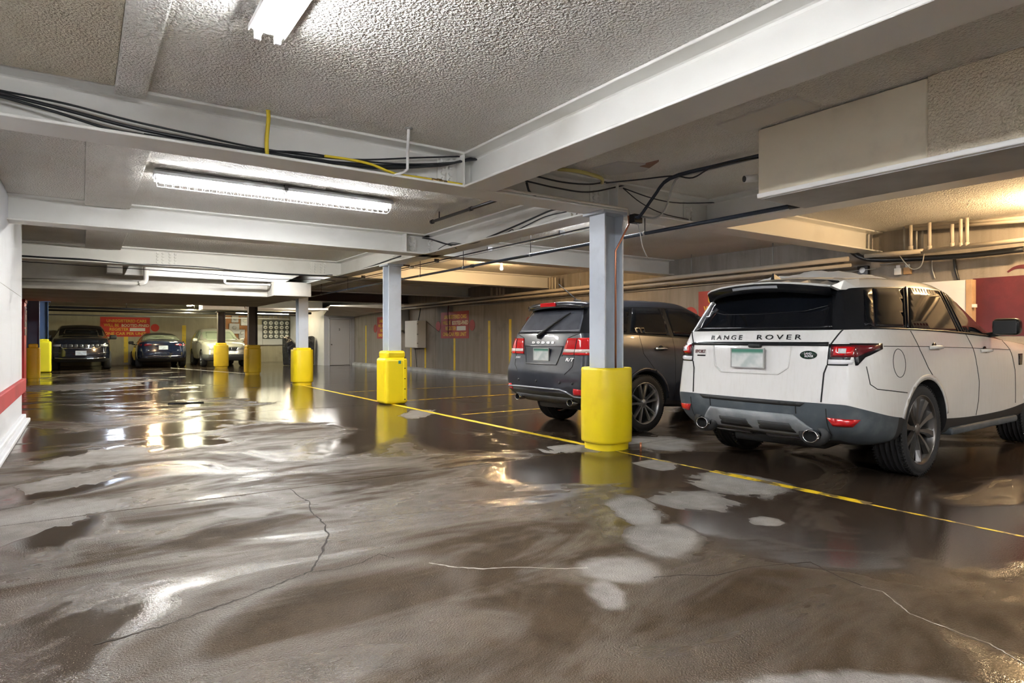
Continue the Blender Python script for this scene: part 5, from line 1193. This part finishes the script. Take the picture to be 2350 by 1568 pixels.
    for y in (.05, -.40, .45, -.62): MB().lathe([(.018, 0), (.018, .006), (0, .008)], 12, basis((0, 1, 0), (0, 0, 1), (-1, 0, 0), c.hit('B', y, .64)[0])).build('parking_sensor', PLASTD, c.root)
    for y in (.54, -.54): exhaust(c, -.97, y, .40, .042, 1.3)
    MB().tube([(-.72, .3, .33), (-.6, -.5, .33), (-.2, -.4, .32)], .06, 10).build('silencer', PLASTD, c.root); MB().box((-.65, -.65, .36), (3.4, .65, .60)).build('underbody', WELL, c.root)
    # spoiler, brake light, wiper, aerial
    ys = [.56, .45, .3, .15, 0, -.15, -.3, -.45, -.56]; W = []
    for y in ys:
        q = abs(y)/.56; xr = -.87+.10*q**3; zr = 1.645-.03*q**2; fz = c.hit('T', -.5, y)[0].z+.003; W += [(-.5, y, fz), (xr, y, zr+.01), (xr+.01, y, zr-.05), (xr+.2, y, zr-.06)]
    n = len(ys); o = MB().add(W, [(4*i+k, 4*i+k+1, 4*i+5+k, 4*i+4+k) for i in range(n-1) for k in range(3)]+[(0, 1, 2, 3), tuple(4*(n-1)+k for k in (3, 2, 1, 0))], True).build('spoiler', RF, c.root); o.modifiers.new('s', 'SOLIDIFY').thickness = .006
    MB().box((-.885, -.15, 1.60), (-.86, .15, 1.652)).build('brake_light', LAMPR, o, .008, 2)
    w = empty('rear_wiper', (0, 0, 0)); w.parent = c.root
    a = [c.hit('B', y, z) for y, z in ((.10, 1.215), (.0, 1.275), (-.15, 1.38), (-.34, 1.50))]
    MB().tube([p+nn*(.03) for p, nn in a], [.026, .020, .016, .008], 8).build('wiper_arm', PLASTD, w); p, nn = a[0]; MB().lathe([(.03, 0), (.03, .03), (.015, .04), (0, .04)], 12, basis((0, 1, 0), (0, 0, 1), (-1, 0, 0), p)).build('wiper_hub', PLASTD, w)
    e = empty('roof_aerial', tuple(c.hit('T', -.35, .02)[0])); e.parent = c.root; MB().tube([(0, 0, 0), (-.03, 0, .03), (-.28, .06, .22)], [.02, .008, .004], 6).build('aerial_whip', PLASTD, e); MB().box((-.05, -.02, -.005), (.06, .02, .018)).build('aerial_foot', PLASTD, e, .008, 2)
    for x in (0, 2.89):
        for sy in (1, -1): wheel(c, x, sy*.785, .365, .225, .262, 5, 'y', ALLOYS, sy)
    for e in [o for o in c.root.children if o.name.startswith('wheel') and o.type == 'EMPTY']:      # split the five spokes into pairs
        for sp2 in [o for o in e.children if o.name.startswith('spoke')]:
            q = sp2.copy(); COL.objects.link(q); q.parent = e; q.rotation_euler = (0, math.radians(28), 0)
    c.patch('F', [(-.4, .60), (.4, .60), (.4, .80), (-.4, .80)], 'grille', PLASTD, .008, .02, .08)
    for sy in (1, -1): c.patch('F', [(sy*.45, .66), (sy*.66, .66), (sy*.66, .80), (sy*.45, .80)][::-sy], 'headlamp', LAMPW, .008, .02, .06)
    return c
dark = suv_dark()
def morph(net, fx, fy, fz):
    return [[(fx(x, i, j), fy(y, i, j), fz(z, i, j)) for j, (x, y, z) in enumerate(r)] for i, r in enumerate(net)]
CROWN = [.035, .04, .045, .05, .05, .045, .04, .03, .03, .03, .02, .02]
RB, FB = [-.04, -.05, -.05, -.045, -.045, -.045, -.045, -.03], [.05, .08, .09, .09, .08, .07, .06, .06]
TX = [0]*6+[.1, .12, .06, .05, .04, 0]
def windscreen_patch(c, zb, zt, yb, yt, mat):
    return c.patch('F', [(-yb, zb), (yb, zb), (yt, zt), (-yt, zt)], 'windscreen', mat, .004, .006, .07)
# ---- black suv, nose toward the viewer
def suv_black():
    net = morph(base_net(), lambda x, i, j: x+.10*(i > 7), lambda y, i, j: y*1.075, lambda z, i, j: z*1.045+(.10*min(1, (i-6)/2) if i > 6 and j > 2 else 0)+(.03 if i > 6 else 0))
    P = M('black_blue_car_paint', (.008, .010, .017), .12, coat=.8); R2 = M('black_roof_paint', (.010, .011, .015), .15, coat=.8)
    cage = car_cage(net, CROWN, RB, FB, TX, matf_std, {1: .3, 2: .4, 4: .4, 5: .6, 6: .5, 7: .3}, (.35, .45))
    c = Car('suv', 'black suv with chrome slotted grille facing the viewer at far left', (-.03, 34.95), -PI/2, 1.06, cage, [P, GLASSK, R2, PLASTD], [(0, .385, .42, .55, 1.3), (2.99, .385, .42, .55, 1.3)], 2, ('body', 'greenhouse', 'roof', 'lower_trim'))
    c.patch('F', [(-.62, 1.27), (.62, 1.27), (.53, 1.60), (-.53, 1.60)], 'windscreen', GLASSK, .006, .008, .08)
    SL = M('dark_chrome', (.35, .37, .40), .15, 1.0)
    for k in range(7):
        y = (k-3)*.165; c.patch('F', [(y-.065, .86), (y+.065, .86), (y+.065, 1.0), (y-.065, 1.0)], 'grille_slot', SL, .010, .02, .06)
        c.patch('F', [(y-.05, .872), (y+.05, .872), (y+.05, .988), (y-.05, .988)], 'grille_mesh', PLASTD, .014, .01, .06)
    c.line('F', [(-.64, .92), (-.58, .85), (-.50, .835), (.50, .835), (.58, .85), (.64, .92)], .014, 'chrome_strip', CHROME, .012, 6); c.line('F', [(-.80, .48), (-.5, .455), (0, .45), (.5, .455), (.80, .48)], .016, 'bumper_strip', CHROME, .012, 6)
    for sy in (1, -1):
        sd = 'L' if sy > 0 else 'R'
        c.patch('F', [(sy*.63, .91), (sy*.88, .90), (sy*.87, .98), (sy*.62, .99)][::-sy], 'headlamp', M('smoky_lamp_lens', (.30, .31, .33), .1, coat=1.0), .010, .02, .05); c.line('F', [(sy*.62, .66), (sy*.86, .68)], .010, 'fog_strip', CHROME, .01, 4)
        mirror_(c, 1.82, sy*.96, 1.24, sy, PLASTD, (.15, .26, .18)); handle(c, sd, .4, 1.1, CHROME, .2); c.patch(sd, [(.58, 1.27), (1.65, 1.22), (1.34, 1.58), (1.05, 1.63), (.56, 1.64)], 'front_side_window', GLASSK, .004, .006, .1)
        for x in (0, 2.99): wheel(c, x, sy*.86, .38, .26, .26, 5, 'plain', ALLOY, sy, tread=False)
    plate(c, 'F', 3.985, 0, .66, BPLATE, .34, .16); MB().box((-.6, -.7, .34), (3.5, .7, .6)).build('underbody', WELL, c.root)
    return c
suv_black()
# ---- dark blue sedan, tail toward the viewer
def sedan():
    Z = [[.30, .26, .22, .22, .20, .18, .18, .19, .22, .20, .22, .24], [.42, .38, .36, .34, .30, .28, .28, .30, .34, .32, .34, .36], [.62, .60, .56, .54, .50, .48, .48, .49, .52, .50, .48, .46], [.80, .80, .78, .76, .74, .72, .72, .72, .72, .66, .60, .55], [.97, .97, .96, .94, .92, .90, .88, .86, .82, .74, .66, .60],
         [1.06, 1.05, 1.04, 1.02, 1.00, .98, .96, .92, .87, .79, .70, .64], [1.085, 1.09, 1.10, 1.30, 1.37, 1.36, 1.27, .93, .89, .81, .73, .66], [1.09, 1.10, 1.11, 1.36, 1.43, 1.42, 1.33, .935, .90, .82, .74, .67]]
    Y = [[.60, .78, .84, .86, .84, .83, .83, .84, .86, .82, .74, .56], [.72, .87, .90, .91, .90, .89, .89, .89, .90, .86, .80, .64], [.74, .89, .92, .925, .92, .915, .915, .91, .92, .88, .80, .65], [.72, .88, .91, .925, .92, .91, .91, .905, .90, .86, .78, .63], [.66, .85, .89, .905, .90, .90, .89, .88, .87, .82, .74, .60],
         [.60, .80, .84, .86, .86, .86, .85, .83, .81, .76, .68, .56], [.55, .70, .72, .64, .62, .62, .61, .66, .66, .62, .58, .52], [.50, .60, .62, .57, .55, .55, .54, .55, .54, .52, .50, .47]]
    net = net_from([-1.0, -.80, -.45, 0, .45, 1.05, 1.75, 2.15, 2.875, 3.3, 3.55, 3.68], Z, Y, [-.86, -1.0, -1.0, -.97, -.96, -.95, -.93, -.92], [-.78, -.80, -.80, -.80, -.79, -.78, -.76, -.75], [(-.42, -.40), (.30, .36), (.85, .85), (1.2, 1.15)], [1.75, 1.75, 1.75, 1.78, 1.85, 1.95, 1.50, 1.42], [2.15, 2.15, 2.15, 2.15, 2.15, 2.2, 2.3, 2.34], [3.56, 3.68, 3.70, 3.66, 3.62, 3.58, 3.54, 3.5])
    def mf(f, a, b):
        if f == 'side':
            if b == 5: return 1 if 2 <= a < 6 else 0
            if b == 6: return (1 if a == 2 else 2) if 2 <= a < 6 else (1 if a == 6 else 0)
            return 3 if b == 0 else 0
        if f == 'top': return 1 if a in (2, 6) else (2 if 2 < a < 6 else 0)
        return 3 if a == 0 or f == 'bottom' else 0
    P = M('midnight_blue_car_paint', (.006, .010, .026), .10, coat=1.0); G2 = M('greenish_rear_glass', (.12, .13, .10), .06, spec=.9); R2 = M('dark_glass_roof', (.02, .02, .02), .08)
    cage = car_cage(net, [.02, .03, .035, .05, .05, .05, .05, .04, .04, .03, .02, .02], [-.05, -.06, -.07, -.07, -.07, -.06, -.06, -.05], FB, TX, mf, {1: .3, 2: .3, 4: .3, 5: .5, 6: .3}, (.3, .3))
    c = Car('sedan', 'dark blue sedan parked tail toward the viewer at the back wall', (2.93, 32.35), PI/2, 1.06, cage, [P, G2, R2, PLASTD], [(0, .335, .36, .5, 1.2), (2.875, .335, .36, .5, 1.2)], 2, ('body', 'glasshouse', 'roof', 'lower_trim'))
    c.line('B', [(.62, 1.075), (.3, 1.095), (0, 1.10), (-.3, 1.095), (-.62, 1.075)], .012, 'boot_lip', P, .004, 6); c.line('B', [(.66, .50), (0, .49), (-.66, .50)], .010, 'bumper_strip', CHROME, .003, 6); c.line('B', [(.60, .66), (0, .64), (-.60, .66)], .004)
    for sy in (1, -1):
        sd = 'L' if sy > 0 else 'R'
        c.patch('B', [(sy*.42, .93), (sy*.66, .90), (sy*.70, .96), (sy*.62, 1.0), (sy*.42, .985)][::sy], 'tail_lamp', LAMPD, .008, .02, .05); c.patch(sd, [(-.86, .90), (-.70, .93), (-.70, .97), (-.86, .99)], 'tail_lamp', LAMPD, .008, .02, .05)
        c.patch('B', [(sy*.50, .72), (sy*.56, .72), (sy*.56, .735), (sy*.50, .735)][::sy], 'reflector', LAMPW, .006, .01, .03)
        mirror_(c, 1.72, sy*.88, 1.0, sy, PLASTD, (.12, .2, .13)); handle(c, sd, .55, .86, P, .18); c.patch(sd, [(.2, 1.06), (1.75, 1.0), (1.50, 1.24), (.9, 1.34), (.55, 1.32)], 'side_window', GLASSK, .004, .006, .1)
        for x in (0, 2.875): wheel(c, x, sy*.80, .335, .235, .24, 10, 'plain', ALLOYS, sy, tread=False)
    plate(c, 'B', -1.05, 0, .84, BPLATE, .33, .155); MB().box((-.7, -.65, .26), (3.3, .65, .5)).build('underbody', WELL, c.root)
    return c
sedan()
# ---- silver beige suv, nose toward the viewer
def suv_silver():
    net = morph(base_net(), lambda x, i, j: x*.93, lambda y, i, j: y*.985, lambda z, i, j: z*.985+(.05 if i > 6 and j > 3 else 0))
    P = M('silver_beige_car_paint', (.52, .50, .42), .25, .35, coat=.7); R2 = M('silver_roof_paint', (.55, .53, .45), .25, .35, coat=.7); BL = M('grey_lower_cladding', (.10, .105, .10), .5); G2 = M('pale_green_windscreen', (.26, .30, .22), .06, spec=.8)
    def mf(f, a, b):
        r = matf_std(f, a, b)
        if f in ('front', 'rear') and a < 2: return 4
        if f == 'side' and b < 2 and (a > 8 or a < 1): return 4
        return r
    cage = car_cage(net, CROWN, RB, FB, TX, mf, {1: .4, 2: .5, 4: .35, 5: .6, 6: .5, 7: .3}, (.35, .45))
    c = Car('suv', 'silver beige suv facing the viewer behind the mustard column guards', (5.42, 34.65), -PI/2, 1.06, cage, [P, G2, R2, PLASTD, BL], [(0, .36, .40, .5, 1.2), (2.69, .36, .40, .5, 1.2)], 2, ('body', 'glasshouse', 'roof', 'lower_trim', 'bumper'))
    c.patch('F', [(-.60, 1.16), (.60, 1.16), (.50, 1.50), (-.50, 1.50)], 'windscreen', G2, .006, .008, .08)
    c.patch('F', [(-.36, .70), (.36, .70), (.44, .84), (-.44, .84)], 'grille', PLASTD, .010, .02, .06); c.line('F', [(-.46, .85), (-.38, .69), (.38, .69), (.46, .85)], .014, 'grille_frame', CHROME, .010, 5)
    for k in range(5): c.line('F', [(-.36+.18*k, .71), (-.36+.18*k, .83)], .006, 'grille_bar', CHROME, .014, 3)
    MB().lathe([(.05, 0), (.05, .008), (.04, .01), (.04, 0)], 20, basis((0, 1, 0), (0, 0, 1), (1, 0, 0), c.hit('F', 0, .77)[0]+Vector((.014, 0, 0)))).build('round_badge', CHROME, c.root)
    for sy in (1, -1):
        sd = 'L' if sy > 0 else 'R'
        c.patch('F', [(sy*.46, .72), (sy*.68, .74), (sy*.68, .85), (sy*.50, .84)][::-sy], 'headlamp', M('clear_headlamp', (.25, .25, .24), .08, coat=1.0), .010, .02, .05); c.line('F', [(sy*.45, .58), (sy*.66, .60)], .014, 'fog_strip', P, .008, 4)
        mirror_(c, 1.62, sy*.86, 1.12, sy, P, (.14, .2, .16)); handle(c, sd, .3, 1.03, P, .18); handle(c, sd, 1.15, 1.02, P, .18); c.line(sd, [(.50, 1.2), (.52, .8), (.5, .34)], .003); c.line(sd, [(1.62, 1.1), (1.66, .8), (1.66, .34)], .003)
        for q, nm in (([(-.22, 1.24), (.46, 1.21), (.44, 1.55), (-.06, 1.54)], 'rear_side_window'), ([(.54, 1.20), (1.50, 1.16), (1.20, 1.50), (1.0, 1.55), (.52, 1.56)], 'front_side_window')): c.patch(sd, q, nm, G2, .004, .006, .1)
        for x in (0, 2.69): wheel(c, x, sy*.78, .355, .225, .235, 6, 'plain', ALLOYS, sy, tread=False)
    MB().box((-.6, -.62, .34), (3.1, .62, .6)).build('underbody', WELL, c.root); plate(c, 'F', 3.60, .0, .55, GPLATE, .3, .12)
    return c
suv_silver()
